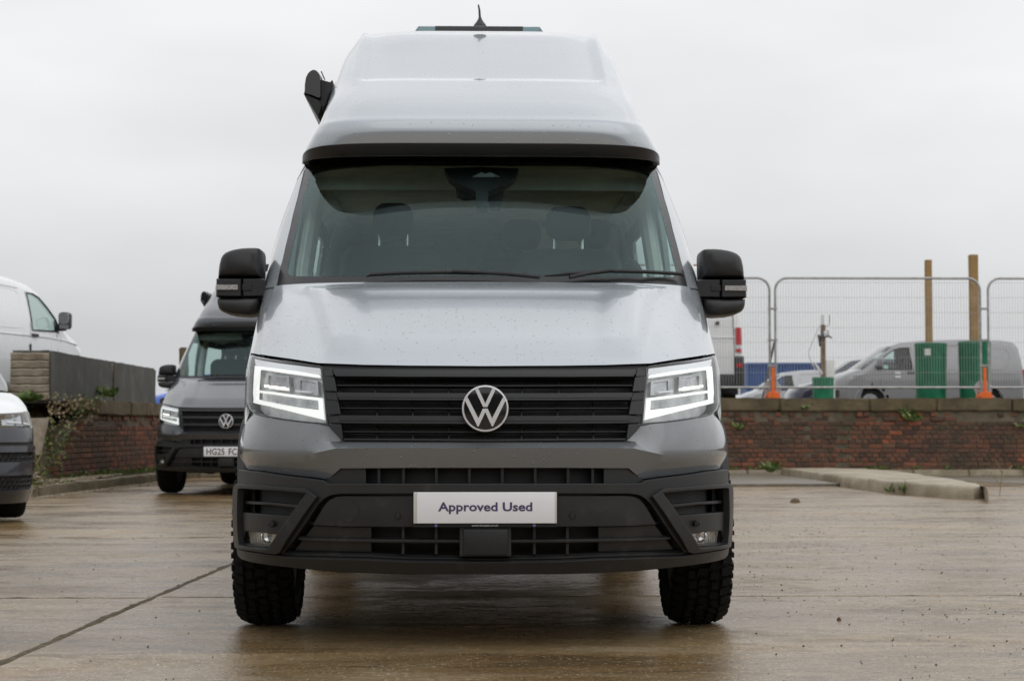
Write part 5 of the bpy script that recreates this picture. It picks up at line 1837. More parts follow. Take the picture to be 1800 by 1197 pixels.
for k in range(420):
    t = r.uniform(0.38, 0.62)
    q = K0.lerp(K1, t)
    pebble(mb, (q.x - 0.30 - abs(r.gauss(0, 0.10)), q.y, 0.125), r.choice((0.012, 0.02, 0.034, 0.045)), r)
o = mb.build('rubble', M['rubble'], None, 0)
o['kind'] = 'stuff'
tag(o, 'pale broken stones and gravel along the left kerb', 'rubble')

# triangular slab fragment leaning in the bank
fa = [at(46, 735, 16.3), at(86, 734, 16.65), at(83, 752, 16.6), at(72, 798, 16.4), at(63, 800, 16.3), at(57, 770, 16.25)]
mb = MB()
mb.rings([[(p.x, p.y, p.z) for p in fa], [(p.x - 0.16, p.y + 0.22, p.z - 0.02) for p in fa]])
tag(mb.build('concrete_fragment', M['block_end'], None, 20), 'pale wedge-shaped concrete fragment stuck in the bank below the ribbed block', 'rubble piece')
# concrete post behind the dark campervan
pp = at(316, 607, 24.9)
e = rough_block('gate_post', 0.14, 0.16, 1.02, M['coping'], None, (pp.x, 24.82, 1.12), seed=5, amp=0.01)
tag(e, 'short brown stone post standing on the wall behind the dark campervan', 'post')

# ---------------------------------------------------------------- generic parked vehicles
M['white_paint'] = mat_paint('white_paint', (0.78, 0.79, 0.80), None, metal=0.0, rough=0.3, rain=False)
M['grey_paint'] = mat_paint('mid_grey_paint', (0.225, 0.228, 0.236), None, metal=0.35, rough=0.35, rain=False)
M['silver_paint'] = mat_paint('silver_paint', (0.36, 0.37, 0.385), None, metal=0.4, rough=0.35, rain=False)
M['navy_paint'] = mat_paint('navy_paint', (0.030, 0.032, 0.055), None, metal=0.4, rough=0.3, rain=False)
M['blue_paint'] = mat_paint('blue_paint', (0.035, 0.12, 0.48), None, metal=0.2, rough=0.35, rain=False)
M['car_glass'] = mat_glass('car_window_glass', (0.74, 0.84, 0.81), 0.01, 1.5, rain=False)
M['red_lens'] = mat_simple('red_lamp', (0.50, 0.012, 0.016), 0.2, var=0.25, vscale=40, coat=0.5)
M['clear_lens'] = mat_simple('clear_lamp', (0.68, 0.68, 0.70), 0.15, metal=0.4, var=0.2, vscale=30)
M['trim'] = mat_simple('black_trim', (0.02, 0.02, 0.021), 0.5)
M['sticker'] = mat_simple('white_sticker', (0.72, 0.72, 0.70), 0.5, var=0.04)

def inset_poly(poly, d):
    n = len(poly)
    A = sum(poly[i][0] * poly[(i + 1) % n][1] - poly[(i + 1) % n][0] * poly[i][1] for i in range(n))
    sg = 1 if A > 0 else -1
    out = []
    for i in range(n):
        a, b, c = Vector(poly[i - 1]), Vector(poly[i]), Vector(poly[(i + 1) % n])
        t1, t2 = (b - a).normalized(), (c - b).normalized()
        n1, n2 = Vector((-t1.y, t1.x)) * sg, Vector((-t2.y, t2.x)) * sg
        m_ = (n1 + n2)
        if m_.length < 1e-6:
            m_ = n1
        m_ = m_ / max(0.35, m_.dot(n1)) if m_.dot(n1) > 0 else n1
        out.append(b + m_ * d)
    return out

def van_body(root, prof, hw, paint, screen, windows, wheels, bulge=0.22, wr=0.33, arch=0.40, lamps=True, rear_z=0.5, zb=0.0):
    """profile (y,z) front at y=0 -> lofted body with rounded edges, glazed openings, wheel arches and wheels"""
    P0 = [Vector(p) for p in prof]
    poly = []
    tags = []
    for i in range(len(P0)):
        a, b = P0[i], P0[(i + 1) % len(P0)]
        k = max(1, int((b - a).length / 0.16))
        for j in range(k):
            poly.append(a.lerp(b, j / k))
            tags.append(i)
    bl = lambda x, y, hh: y + bulge * abs(x / hh) ** 3 * max(0.0, 1 - y / 1.7)
    lay = [(1.0, 0.13), (0.985, 0.07), (0.955, 0.03), (0.90, 0.006), (0.80, 0.0), (0.55, 0.0), (0.2, 0.0)]
    rings_ = []
    xf = []
    for sg, L in ((-1, lay), (1, lay[::-1])):
        for (f, d) in L:
            ip = inset_poly(poly, d) if d else poly
            ring = []
            for p in ip:
                h_ = hw(p[1])
                ring.append(Vector((sg * f * h_, bl(sg * f * h_, p[0], h_), p[1])))
            rings_.append(ring)
            xf.append(sg * f)
    n = len(poly)
    body, glass = MB(), MB()
    for rg in rings_:
        body.v += rg
    glass.v = [v.copy() for v in body.v]
    for i in range(len(rings_) - 1):
        mid = abs((xf[i] + xf[i + 1]) / 2)
        for j in range(n):
            f = (i * n + j, i * n + (j + 1) % n, (i + 1) * n + (j + 1) % n, (i + 1) * n + j)
            if tags[j] in screen and mid < 0.93:
                glass.f.append(f)
            else:
                body.f.append(f)
    # side caps with window holes and arches
    cap = inset_poly(poly, 0.13)
    cap2 = []
    zmin = min(p[1] for p in cap) + 0.02
    bot = [p for p in cap]
    outl = [Vector(p) for p in cap]
    holes = []
    for w_ in windows:
        holes.append([Vector(p) for p in w_])
    ah = [[Vector((wy + arch * math.cos(t), wr + zb + arch * math.sin(t))) for t in [math.radians(a) for a in range(0, 360, 18)]] for wy in wheels]
    V, tris, bls = fill2d(outl, holes, 0.16, (), 0.12)
    for sg in (-1, 1):
        b = len(body.v)
        for v in V:
            h_ = hw(v[1])
            body.v.append(Vector((sg * h_, bl(h_, v[0], h_), v[1])))
        for t in tris:
            c = sum((V[i] for i in t), Vector((0, 0))) / 3
            if any((c - Vector((wy, wr + zb))).length < arch for wy in wheels):
                continue
            body.f.append(tuple(b + i for i in t))
    bd = body.build('body', paint, root, 40)
    if glass.f:
        used = sorted(set(i for f in glass.f for i in f))
        mp_ = {u: k for k, u in enumerate(used)}
        finish('windscreen', [glass.v[u] for u in used], [tuple(mp_[i] for i in f) for f in glass.f], M['car_glass'], root, 40)
    for sg in (-1, 1):
        for w_ in windows:
            V2, t2, b2 = fill2d([Vector(p) for p in w_], (), 0.2)
            vs = [Vector((sg * (hw(v[1]) - 0.012), bl(hw(v[1]), v[0], hw(v[1])), v[1])) for v in V2]
            gp = finish('side_window', vs, t2, M['car_glass'], root, 40)
            loop = [Vector((sg * (hw(p[1]) + 0.002), bl(hw(p[1]), p[0], hw(p[1])), p[1])) for p in resample([Vector(p) for p in w_], 0.15)]
            MB().tube(loop, 0.014, 6, closed=True).build('window_seal', M['trim'], gp)
        for wy in wheels:
            A = [math.radians(a) for a in range(-10, 191, 20)]
            pts = [Vector((sg * (hw(0.6) + 0.004), wy - arch * math.cos(a), wr + zb + arch * math.sin(a))) for a in A]
            MB().tube(pts, 0.025, 6).build('arch_lip', paint, bd)
            mb = MB()
            mb.grid([[(sg * x_, wy - (arch + 0.02) * math.cos(a), wr + zb + (arch + 0.02) * math.sin(a)) for a in A] for x_ in (hw(0.6) - 0.30, hw(0.6) - 0.005)])
            mb.add([(sg * (hw(0.6) - 0.30), wy - (arch + 0.02) * math.cos(a), wr + zb + (arch + 0.02) * math.sin(a)) for a in A], [tuple(range(len(A)))])
            mb.build('wheel_well', M['black'], root)
            wheel(root, sg * (hw(0.5) - 0.13), wy, wr, 0.23, sg, tread=False, rim_r=0.21)
    MB().box(-hw(1) + 0.1, hw(1) - 0.1, 0.5, max(p[0] for p in prof) - 0.25, 0.30, 0.62).build('cabin_floor', M['interior'], root)
    return bd

def seat_simple(root, xc, y, z0, z1, nm='seat'):
    s_ = empty(nm)
    s_.parent = root
    pillow('backrest', rrect(xc - 0.24, xc + 0.24, z0, z1 - 0.17, 0.08), [(y - 0.06, 0.92), (y, 1.0), (y + 0.10, 0.92)], M['fabric'], s_)
    pillow('headrest', rrect(xc - 0.13, xc + 0.13, z1 - 0.15, z1, 0.05), [(y, 0.9), (y + 0.03, 1.0), (y + 0.10, 0.9)], M['fabric'], s_)

VANP = [(0.04, 0.22), (0.0, 0.42), (0.01, 0.70), (0.05, 0.88), (0.14, 0.99), (0.34, 1.08), (0.60, 1.165), (1.02, 1.455), (1.44, 1.745), (1.75, 1.84), (2.3, 1.90), (3.3, 1.93), (4.3, 1.91), (4.62, 1.86), (4.74, 1.72), (4.83, 1.20), (4.86, 0.60), (4.83, 0.24)]
VHW = pchip([(0.2, 0.90), (0.5, 0.945), (0.9, 0.95), (1.15, 0.93), (1.5, 0.85), (1.8, 0.765), (1.95, 0.74)])
DOORWIN = [(0.98, 1.19), (1.06, 1.34), (1.28, 1.50), (1.52, 1.645), (1.72, 1.695), (1.93, 1.70), (2.0, 1.14), (1.15, 1.16)]

def panel_van(name, loc, rz, paint, label, group, trim=True):
    e = empty(name, loc, rz, label, 'van', group)
    van_body(e, VANP, VHW, paint, (6, 7), [DOORWIN], (0.92, 3.92), zb=0.0)
    for sg in (-1, 1):
        yy = 1.18
        x_ = sg * (VHW(1.2) + 0.14)
        mr = empty('door_mirror')
        mr.parent = e
        pillow('mirror_shell', rrect(x_ - 0.09, x_ + 0.09, 1.19, 1.45, 0.05), [(yy - 0.10, 0.75), (yy - 0.06, 0.97), (yy + 0.03, 1.0)], paint if not trim else M['trim'], mr)
        pillow('mirror_glass', rrect(x_ - 0.078, x_ + 0.078, 1.27, 1.44, 0.04), [(yy + 0.031, 1.0), (yy + 0.036, 0.97)], M['chrome'], mr)
        pillow('mirror_lower_glass', rrect(x_ - 0.075, x_ + 0.075, 1.20, 1.262, 0.02), [(yy + 0.031, 1.0), (yy + 0.036, 0.97)], M['chrome'], mr)
        MB().box(sg * (VHW(1.2) - 0.02), x_, yy - 0.06, yy + 0.0, 1.17, 1.25).build('mirror_stalk', M['trim'], mr)
        # quarter panel and trims
        q_ = [(1.02, 1.13), (1.0, 1.19), (1.10, 1.345), (1.17, 1.30), (1.20, 1.15)]
        MB().add([(sg * (VHW(z) + 0.004), y + 0.22 * max(0, 1 - y / 1.7), z) for y, z in q_], [(0, 1, 2, 3, 4)]).build('window_quarter', M['trim'], e)
        MB().box(sg * (VHW(1.08) + 0.002), sg * (VHW(1.08) + 0.035), 1.86, 2.04, 1.045, 1.09).build('door_handle', M['trim'], e)
        MB().box(sg * (VHW(0.95) + 0.0), sg * (VHW(0.95) + 0.012), 2.07, 2.12, 0.84, 0.93).build('door_stop', M['trim'], e)
        cr = [Vector((sg * (VHW(z) + 0.002), y + 0.22 * max(0, 1 - y / 1.7), z)) for y, z in ((0.30, 0.985), (0.8, 1.03), (1.4, 1.05), (2.4, 1.055), (3.6, 1.055), (4.6, 1.04))]
        MB().tube(cr, 0.011, 6).build('side_crease', paint, e)
        for L in ([(1.12, 0.45), (1.10, 0.8), (1.10, 1.12)], [(2.05, 0.42), (2.09, 0.9), (2.04, 1.2), (1.97, 1.72)], [(3.35, 0.45), (3.35, 1.7), (3.2, 1.76), (2.2, 1.75)]):
            MB().tube([Vector((sg * (VHW(z) + 0.0005), y + 0.22 * max(0, 1 - y / 1.7), z)) for y, z in L], 0.0045, 5).build('panel_gap', M['trim'], e)
        pan = [(2.28, 1.16), (2.22, 1.66), (2.32, 1.72), (3.15, 1.73), (3.24, 1.66), (3.24, 1.20), (3.16, 1.14)]
        MB().tube([Vector((sg * (VHW(z) - 0.001), y, z)) for y, z in resample([Vector(p) for p in pan], 0.2)], 0.007, 5, closed=True).build('side_pressing', paint, e)
        pan = [(3.48, 1.14), (3.46, 1.62), (3.55, 1.70), (4.38, 1.68), (4.48, 1.55), (4.42, 1.25), (4.30, 1.14)]
        MB().tube([Vector((sg * (VHW(z) - 0.001), y, z)) for y, z in resample([Vector(p) for p in pan], 0.2)], 0.007, 5, closed=True).build('side_pressing', paint, e)
        hl = [(sg * 0.60, 0.075, 0.70), (sg * 0.86, 0.235, 0.72), (sg * 0.90, 0.40, 0.90), (sg * 0.66, 0.115, 0.87)]
        MB().rings([[Vector(p) + Vector((sg * d * 0.3, -d, 0)) for p in hl] for d in (-0.06, 0.012)]).build('headlamp', M['clear_lens'], e, 20)
        MB().box(sg * 0.80, sg * 0.90, 4.74, 4.86, 0.75, 1.15).build('tail_lamp', M['red_lens'], e, 0)
        seat_simple(e, sg * 0.42, 1.98, 0.75, 1.50)
    MB().box(-0.72, 0.72, 2.32, 2.36, 0.6, 1.78).build('bulkhead', M['interior'], e)
    MB().grid([[(x, y, z) for x in (-0.85, 0, 0.85)] for y, z in ((0.72, 1.14), (1.0, 1.16), (1.2, 1.10), (1.22, 0.7))]).build('dashboard', M['interior'], e)
    stw = MB().tube([(-0.42 + 0.18 * math.cos(a), 1.36 + 0.08 * math.sin(a), 1.12 + 0.15 * math.sin(a)) for a in [2 * math.pi * k / 20 for k in range(20)]], 0.013, 6, closed=True)
    stw.build('steering_wheel', M['interior'], e)
    MB().box(-0.82, 0.82, 0.03, 0.12, 0.46, 0.64).build('front_grille', M['trim'], e, 0)
    bevel_box('front_bumper', -0.80, 0.80, 0.0, 0.3, 0.20, 0.34, M['trim'], e, 0.03)
    return e

# white van on the upper yard at the left, seen along its flank from behind
wfr = at(140, 620, 25.0)
wv = panel_van('panel_van', (0, 0, UZ), 0.0, M['white_paint'], 'white panel van standing above the concrete block at the left edge', 'parked panel vans')
HEAD = math.radians(13)
wv.rotation_euler = (0, 0, math.pi - HEAD)       # nose points away from the camera
# local (+0.93, 0.4) is the near-side nose after turning
cx_, sx_ = math.cos(math.pi - HEAD), math.sin(math.pi - HEAD)
lx_, ly_ = -0.90, 0.35
tx, ty = at(137, 620, 22.6).x, 22.6
wv.location = (tx - (lx_ * cx_ - ly_ * sx_), ty - (lx_ * sx_ + ly_ * cx_), UZ - 0.03)
# grey van side-on behind the fence
gv = panel_van('panel_van', (0, 0, UZ), 0.0, M['grey_paint'], 'mid grey panel van side-on behind the green drums', 'parked panel vans', trim=False)
GY = 40.2
gn = at(1466, 690, GY - 0.0)
gv.rotation_euler = (0, 0, math.radians(90))          # nose to image left: local -y -> world -x ... local +y -> world -x
gv.rotation_euler = (0, 0, math.radians(-90))         # local +y -> world +x
gv.location = (gn.x, GY + 0.95, UZ - 0.02)
for (px_, py_) in ((1577.0, 651.5), (1577.0, 658.5)):
    pass
for zz in (1.065, 0.965):
    bevel_box('door_sticker', 0.966, 0.974, 1.54, 1.68, zz - 0.028, zz + 0.028, M['sticker'], gv, 0.002)
# silver van farther back
sv = panel_van('panel_van', (at(1303, 690, 63).x, 64, UZ - 0.1), math.radians(-90), M['silver_paint'], 'silver panel van half hidden behind the white van, below the blue container', 'parked panel vans', trim=False)

# navy people carrier
CARP = [(0.04, 0.20), (0.0, 0.40), (0.02, 0.68), (0.12, 0.84), (0.45, 0.97), (0.95, 1.07), (1.40, 1.40), (1.85, 1.66), (2.4, 1.73), (3.4, 1.70), (4.2, 1.56), (4.5, 1.15), (4.58, 0.70), (4.52, 0.22)]
CHW = pchip([(0.2, 0.86), (0.5, 0.90), (0.9, 0.90), (1.1, 0.86), (1.4, 0.77), (1.75, 0.66)])
nc = empty('people_carrier', (at(1391, 690, 47).x, 48, UZ - 0.05), math.radians(-90), 'dark navy car with pale windscreen behind the small green drum', 'car')
van_body(nc, CARP, CHW, M['navy_paint'], (5, 6), [[(1.30, 1.10), (1.62, 1.36), (1.95, 1.56), (2.25, 1.59), (2.3, 1.10)], [(2.36, 1.10), (2.33, 1.59), (3.2, 1.58), (3.3, 1.12)]], (0.85, 3.65), wr=0.32, arch=0.38)
for sg in (-1, 1):
    hl = [(sg * 0.52, 0.10, 0.66), (sg * 0.82, 0.26, 0.70), (sg * 0.86, 0.42, 0.84), (sg * 0.58, 0.16, 0.80)]
    MB().rings([[Vector(p) + Vector((sg * d * 0.3, -d, 0)) for p in hl] for d in (-0.05, 0.02)]).build('headlamp', M['clear_lens'], nc, 20)
    seat_simple(nc, sg * 0.38, 2.1, 0.7, 1.35)

# white high-roof van seen from behind, right beside the near campervan
HP = [(0.0, 0.45), (0.0, 0.95), (0.02, 1.6), (0.06, 2.2), (0.12, 2.50), (0.30, 2.58), (2.0, 2.62), (3.9, 2.58), (4.3, 2.40), (5.0, 1.45), (5.8, 1.15), (5.95, 0.8), (5.95, 0.45)]
HHW = pchip([(0.4, 1.0), (1.0, 1.02), (1.6, 0.99), (2.2, 0.93), (2.6, 0.88)])
hy = 26.35
hx = at(1306.5, 600, hy).x - 1.02
hv = empty('high_roof_van', (hx, hy, UZ), 0.0, 'white high-roof van seen from behind with tall red tail lamp', 'van')
van_body(hv, HP, HHW, M['white_paint'], (9,), [], (1.0, 4.9), bulge=0.0, wr=0.34, arch=0.42)
tl = empty('tail_lamp')
def tail(sg):
    t_ = empty('tail_lamp')
    t_.parent = hv
    zA_ = lambda py: at(1301, py, hy).z - UZ
    for (y0_, y1_, mt, nm) in ((576, 606, 'red_lens', 'brake_lens'), (606.3, 613, 'clear_lens', 'reverse_lens'), (613.3, 619, 'red_lens', 'fog_lens')):
        x0_, x1_ = 0.885, 1.015
        MB().rings([[(sg * x0_, -0.012, zA_(y1_)), (sg * (x1_ - 0.03), -0.012, zA_(y1_)), (sg * (x1_ + 0.004), 0.10, zA_(y1_)), (sg * x0_, 0.10, zA_(y1_))], [(sg * x0_, -0.010, zA_(y0_)), (sg * (x1_ - 0.04), -0.010, zA_(y0_)), (sg * (x1_ - 0.006), 0.10, zA_(y0_)), (sg * x0_, 0.10, zA_(y0_))]]).build(nm, M[mt], t_, 0)
    bevel_box('corner_bumper', min(sg * 0.86, sg * 1.03), max(sg * 0.86, sg * 1.03), -0.03, 0.3, 0.40, zA_(626), M['trim'], hv, 0.02)
    MB().box(min(sg * 0.90, sg * 1.0), max(sg * 0.90, sg * 1.0), -0.036, -0.02, zA_(645), zA_(639)).build('rear_reflector', M['red_lens'], hv, 0)
bpy.data.objects.remove(tl)
for sg in (-1, 1):
    tail(sg)
bevel_box('rear_bumper', -0.86, 0.86, -0.06, 0.2, 0.36, 0.62, M['trim'], hv, 0.02)
MB().tube([(0, -0.004, 0.64), (0, -0.003, 0.98), (0, 0.015, 1.6), (0, 0.06, 2.25), (0, 0.11, 2.47)], 0.008, 5).build('door_gap', M['trim'], hv)
for sg in (-1, 1):
    MB().tube([(sg * 0.865, -0.002, 0.66), (sg * 0.86, 0.0, 1.0), (sg * 0.84, 0.018, 1.6), (sg * 0.80, 0.06, 2.25), (sg * 0.78, 0.115, 2.47)], 0.006, 5).build('door_gap', M['trim'], hv)
MB().tube([(-0.86, -0.004, 1.27), (0.86, -0.004, 1.27)], 0.008, 5).build('door_crease', M['white_paint'], hv)
MB().lathe([(0.0005, -0.02), (0.035, -0.02), (0.035, 0.03)], (at(1261, 568, hy).x - hx, -0.0, at(1261, 568, hy).z - UZ), 'Y', 16).build('door_lock', M['trim'], hv)
M['rust'] = mat_simple('brown_trim', (0.30, 0.13, 0.05), 0.6)
MB().tube([(-0.80, 0.15, 2.563), (0.80, 0.15, 2.563)], 0.016, 6).build('roof_edge_trim', M['rust'], hv)

# blue container and blue van glimpsed at left
M['container_blue'] = mat_simple('container_blue', (0.045, 0.105, 0.27), 0.5, var=0.15, dirt=((0.12, 0.10, 0.09), 1.0, 0.62, 0.8))
cb = empty('site_container', (0, 0, 0), 0.0, 'bright blue corrugated site container in the far yard', 'container')
ca, cb2 = at(1314, 690, 80), at(1446, 690, 80)
ztop, zbot = at(1400, 637.5, 80).z, UZ - 0.1
rows = []
n = 90
for k in range(n + 1):
    ph = k % 4
    rows.append([(ca.x + (cb2.x - ca.x) * k / n, 80 + (0.05 if ph in (1, 2) else 0.0), z) for z in (zbot, ztop - 0.12)])
MB().grid(rows).build('corrugated_side', M['container_blue'], cb, 0)
MB().box(ca.x, cb2.x, 80.06, 82.4, zbot, ztop - 0.1).build('container_shell', M['container_blue'], cb, 0)
MB().box(ca.x - 0.02, cb2.x, 79.97, 82.42, ztop - 0.12, ztop).build('top_rail', M['container_blue'], cb, 0)
bv = empty('blue_car', (at(254, 690, 63).x, 63, UZ - 0.05), math.radians(-60), 'bright blue car glimpsed between the concrete block and the dark campervan', 'car')
van_body(bv, CARP, CHW, M['blue_paint'], (5, 6), [[(1.30, 1.10), (1.62, 1.36), (1.95, 1.56), (2.25, 1.59), (2.3, 1.10)], [(2.36, 1.10), (2.33, 1.59), (3.2, 1.58), (3.3, 1.12)]], (0.85, 3.65), wr=0.32, arch=0.38)

# ---------------------------------------------------------------- fence, drums, posts
M['galv'] = mat_simple('galvanised_steel', (0.36, 0.36, 0.355), 0.42, metal=0.7, var=0.25, vscale=14, dirt=((0.16, 0.11, 0.07), 9.0, 0.58, 0.8))
M['wire'] = mat_simple('fence_wire', (0.42, 0.42, 0.42), 0.45, metal=0.6)
M['orange'] = mat_simple('orange_plastic', (0.78, 0.145, 0.018), 0.5, var=0.15)
M['pale_disc'] = mat_simple('pale_plastic', (0.55, 0.57, 0.58), 0.5)
FY = 24.56
def fpt(px, py):
    return at(px, py, FY)
zt_f, zb_f = fpt(1500, 489).z, fpt(1500, 681).z
def fence_panel(xa, xb, label):
    e = empty('mesh_fence', ((xa + xb) / 2, FY, 1.28), 0, label, 'fence panel', 'mesh fence panels on the wall')
    h = (xb - xa) / 2
    zt, zb = zt_f - 1.28, zb_f - 1.28
    R_ = 0.20
    pth = [(-h, 0, 0.02), (-h, 0, zt - R_)] + [(-h + R_ - R_ * math.cos(a), 0, zt - R_ + R_ * math.sin(a)) for a in [math.radians(k) for k in (20, 45, 70, 90)]] + \
          [(h - R_ + R_ * math.sin(a), 0, zt - R_ + R_ * math.cos(a)) for a in [math.radians(k) for k in (0, 20, 45, 70)]] + [(h, 0, zt - R_), (h, 0, 0.02)]
    MB().tube(pth, 0.021, 8).build('frame', M['galv'], e)
    MB().tube([(-h, 0, zb), (h, 0, zb)], 0.019, 8).build('bottom_rail', M['galv'], e)
    mb = MB()
    n = int(2 * h / 0.046)
    for k in range(1, n):
        x = -h + 2 * h * k / n
        mb.tube([(x, 0.004, zb), (x, 0.004, zt - (0.02 if abs(x) < h - R_ else R_ - math.sqrt(max(0, R_ * R_ - (abs(x) - h + R_) ** 2))))], 0.0028, 4, caps=False)
    for k in range(1, 8):
        z = zb + (zt - zb) * k / 7.3
        mb.tube([(-h, -0.003, z), (h, -0.003, z)], 0.0028, 4, caps=False)
    o = mb.build('wire_mesh', M['wire'], e, 0)
    o['kind'] = 'stuff'
    return e
xs_ = [(fpt(985, 600).x, fpt(1353, 600).x), (fpt(1363, 600).x, fpt(1723.5, 600).x), (fpt(1737.5, 600).x, fpt(2105, 600).x)]
for (a, b), lb in zip(xs_, ('galvanised mesh fence panel in front of the white high-roof van', 'galvanised mesh fence panel in front of the grey van and green drums', 'galvanised mesh fence panel at the right edge of the photo')):
    fence_panel(a, b, lb)
def stabiliser(pxc, label):
    c = fpt(pxc, 690)
    e = empty('fence_stabiliser', (c.x, FY, 1.28), 0, label, 'fence foot', 'orange fence feet')
    w_ = 0.105
    foot = [(-0.105, 0), (0.105, 0), (0.105, 0.05), (0.075, 0.105), (0.0, 0.125), (-0.075, 0.105), (-0.105, 0.05)]
    MB().rings([[(x * 0.94, -0.14, z * 0.94) for x, z in foot], [(x, -0.12, z) for x, z in foot], [(x, 0.18, z) for x, z in foot]]).build('foot_block', M['orange'], e, 20)
    MB().box(-0.026, 0.026, -0.045, -0.025, 0.10, fpt(pxc, 646).z - 1.28).build('orange_sleeve', M['orange'], e, 0)
    for py_ in (543, 598, 642.5):
        z = fpt(pxc, py_).z - 1.28
        MB().box(-0.075, 0.075, -0.032, 0.032, z - 0.017, z + 0.017).build('clamp', M['galv'], e, 0)
    MB().lathe([(0.0005, -0.01), (0.15, -0.01), (0.15, 0.01), (0.0005, 0.01)], (0.01, 0.11, fpt(pxc, 681).z - 1.28 - 0.02), 'Y', 28).build('rear_disc', M['pale_disc'], e, 30)
    return e
stabiliser(1358.5, 'orange fence foot and clamps beside the white high-roof van')
stabiliser(1730.5, 'orange fence foot and clamps between the right-hand drum and the right edge')
br = MB().tube([fpt(1361, 602), at(1340, 702, FY + 0.75)], 0.020, 8).build('fence_brace', M['galv'], None)
tag(br, 'leaning steel brace pole behind the left fence joint', 'pole')

M['green_drum'] = mat_simple('green_plastic', (0.008, 0.155, 0.075), 0.38, var=0.25, vscale=5)
M['timber'] = mat_stone('timber', [(0.25, (0.24, 0.145, 0.048)), (0.5, (0.33, 0.205, 0.075)), (0.75, (0.42, 0.275, 0.115))], scale=3.0, seed=False, rough=0.7, bmp=0.3)
M['timber_old'] = mat_stone('old_timber', [(0.25, (0.10, 0.062, 0.030)), (0.5, (0.20, 0.13, 0.068)), (0.75, (0.30, 0.21, 0.12))], scale=5.0, seed=False)
def drum(px0, px1, pyt, Y, label):
    a, b = at(px0, pyt, Y), at(px1, pyt, Y)
    r_ = (b.x - a.x) / 2
    H_ = a.z - UZ
    e = empty('drum', ((a.x + b.x) / 2, Y, UZ), 0, label, 'drum', 'green plastic drums')
    MB().lathe([(0.0005, 0), (r_ * 0.90, 0), (r_ * 0.94, 0.05), (r_ * 0.93, H_ * 0.30), (r_ * 0.95, H_ * 0.32), (r_ * 0.955, H_ * 0.62), (r_ * 0.97, H_ * 0.64), (r_ * 0.98, H_ - 0.07), (r_, H_ - 0.055), (r_, H_ - 0.012), (r_ * 0.96, H_), (r_ * 0.90, H_ - 0.01), (r_ * 0.90, H_ - 0.12), (0.0005, H_ - 0.12)], (0, 0, 0), 'Z', 40).build('drum_body', M['green_drum'], e, 40)
    MB().lathe([(0.0005, 0), (r_ * 0.89, 0), (r_ * 0.89, 0.02), (0.0005, 0.02)], (0, 0, H_ - 0.115), 'Z', 30).build('concrete_fill', M['block_end'], e, 30)
    return e, r_, H_
d1, r1, h1 = drum(1607.5, 1664, 603, 26.6, 'green plastic drum with a white label holding the thinner post')
MB().grid([[(r1 * 0.985 * math.sin(a), -r1 * 0.985 * math.cos(a), z) for a in (-0.62, -0.5, -0.38, -0.25)] for z in (h1 - 0.23, h1 - 0.11)]).build('drum_label', M['sticker'], d1, 0)
d2, r2, h2 = drum(1684, 1741, 600, 26.4, 'green plastic drum holding the thicker wooden post beside the fence joint')
d3, r3, h3 = drum(1427.5, 1466, 663, 37.0, 'small far green drum holding the post with the floodlight')
def post(dr_, pxa, pxb, pyt, Y, mat, label, lean):
    a, b = at(pxa, pyt, Y), at(pxb, pyt, Y)
    w_ = (b.x - a.x) / 2
    c0 = dr_.location
    tz = a.z - UZ
    e = rough_block('wooden_post', 2 * w_, 2 * w_, tz - 0.5, mat, None, (c0.x - w_ + lean, Y - w_, UZ + 0.5), seed=int(pxa), amp=0.004, seg=0.3, rnd=0.008, rot=(0, 0, 0))
    e.location = ((a.x + b.x) / 2 - w_, Y - w_, UZ + 0.5)
    tag(e, label, 'post', 'wooden posts set in drums')
    return e
post(d1, 1626.0, 1637.0, 457, 26.6, M['timber'], 'thinner new wooden post rising from the labelled green drum', 0)
post(d2, 1703.5, 1717.5, 448, 26.4, M['timber'], 'thicker new wooden post rising from the right-hand green drum', 0)
post(d3, 1442.5, 1450.5, 571, 37.0, M['timber_old'], 'weathered thin wooden post carrying a floodlight in the far drum', 0)
fl = empty('floodlight', at(1450.5, 587, 36.85), 0, 'small floodlight with cables on the weathered post', 'lamp')
pA, pB = at(1445.5, 593, 36.85) - fl.location, at(1456, 581, 36.85) - fl.location
bevel_box('lamp_case', pA.x, pB.x, -0.06, 0.03, pA.z, pB.z, M['trim'], fl, 0.008)
bevel_box('lamp_window', pA.x + 0.02, pB.x - 0.02, -0.066, -0.055, pA.z + 0.025, pB.z - 0.015, M['clear_lens'], fl, 0.003)
q = lambda a, b: at(a, b, 36.85) - fl.location
MB().rings([[q(1437.5, 588), q(1443.5, 590), q(1443, 609), q(1440.5, 609)], [p + Vector((0, 0.06, 0)) for p in (q(1437.5, 588), q(1443.5, 590), q(1443, 609), q(1440.5, 609))]]).build('lamp_bracket', M['trim'], fl, 0)
MB().tube([q(1456, 590), q(1462, 594)], 0.02, 6).build('sensor_arm', M['timber_old'], fl)
M['cable'] = mat_simple('white_cable', (0.62, 0.62, 0.62), 0.5)
MB().tube([q(1441, 572), q(1432, 592), q(1421, 619), q(1424, 632), q(1436, 656), q(1446, 658)], 0.012, 6).build('white_cable', M['cable'], fl)
MB().tube([q(1431, 637), q(1445, 657)], 0.03, 6).build('white_conduit', M['cable'], fl)
for x_, y0_, y1_ in ((1444, 554, 571), (1447, 554, 571), (1458, 554, 571)):
    MB().tube([q(x_, y0_), q(x_, y1_ + (0 if x_ < 1450 else -1))], 0.008, 5).build('aerial', M['trim'], fl)
MB().tube([q(1458, 571), q(1449, 576)], 0.007, 5).build('aerial_arm', M['trim'], fl)
wc = at(1450.5, 663, 37.6)
wd = at(1467.5, 632, 37.6)
cabt = empty('white_cabinet', ((wc.x + wd.x) / 2, 37.6, UZ), 0, 'plain white box cabinet behind the weathered post', 'cabinet')
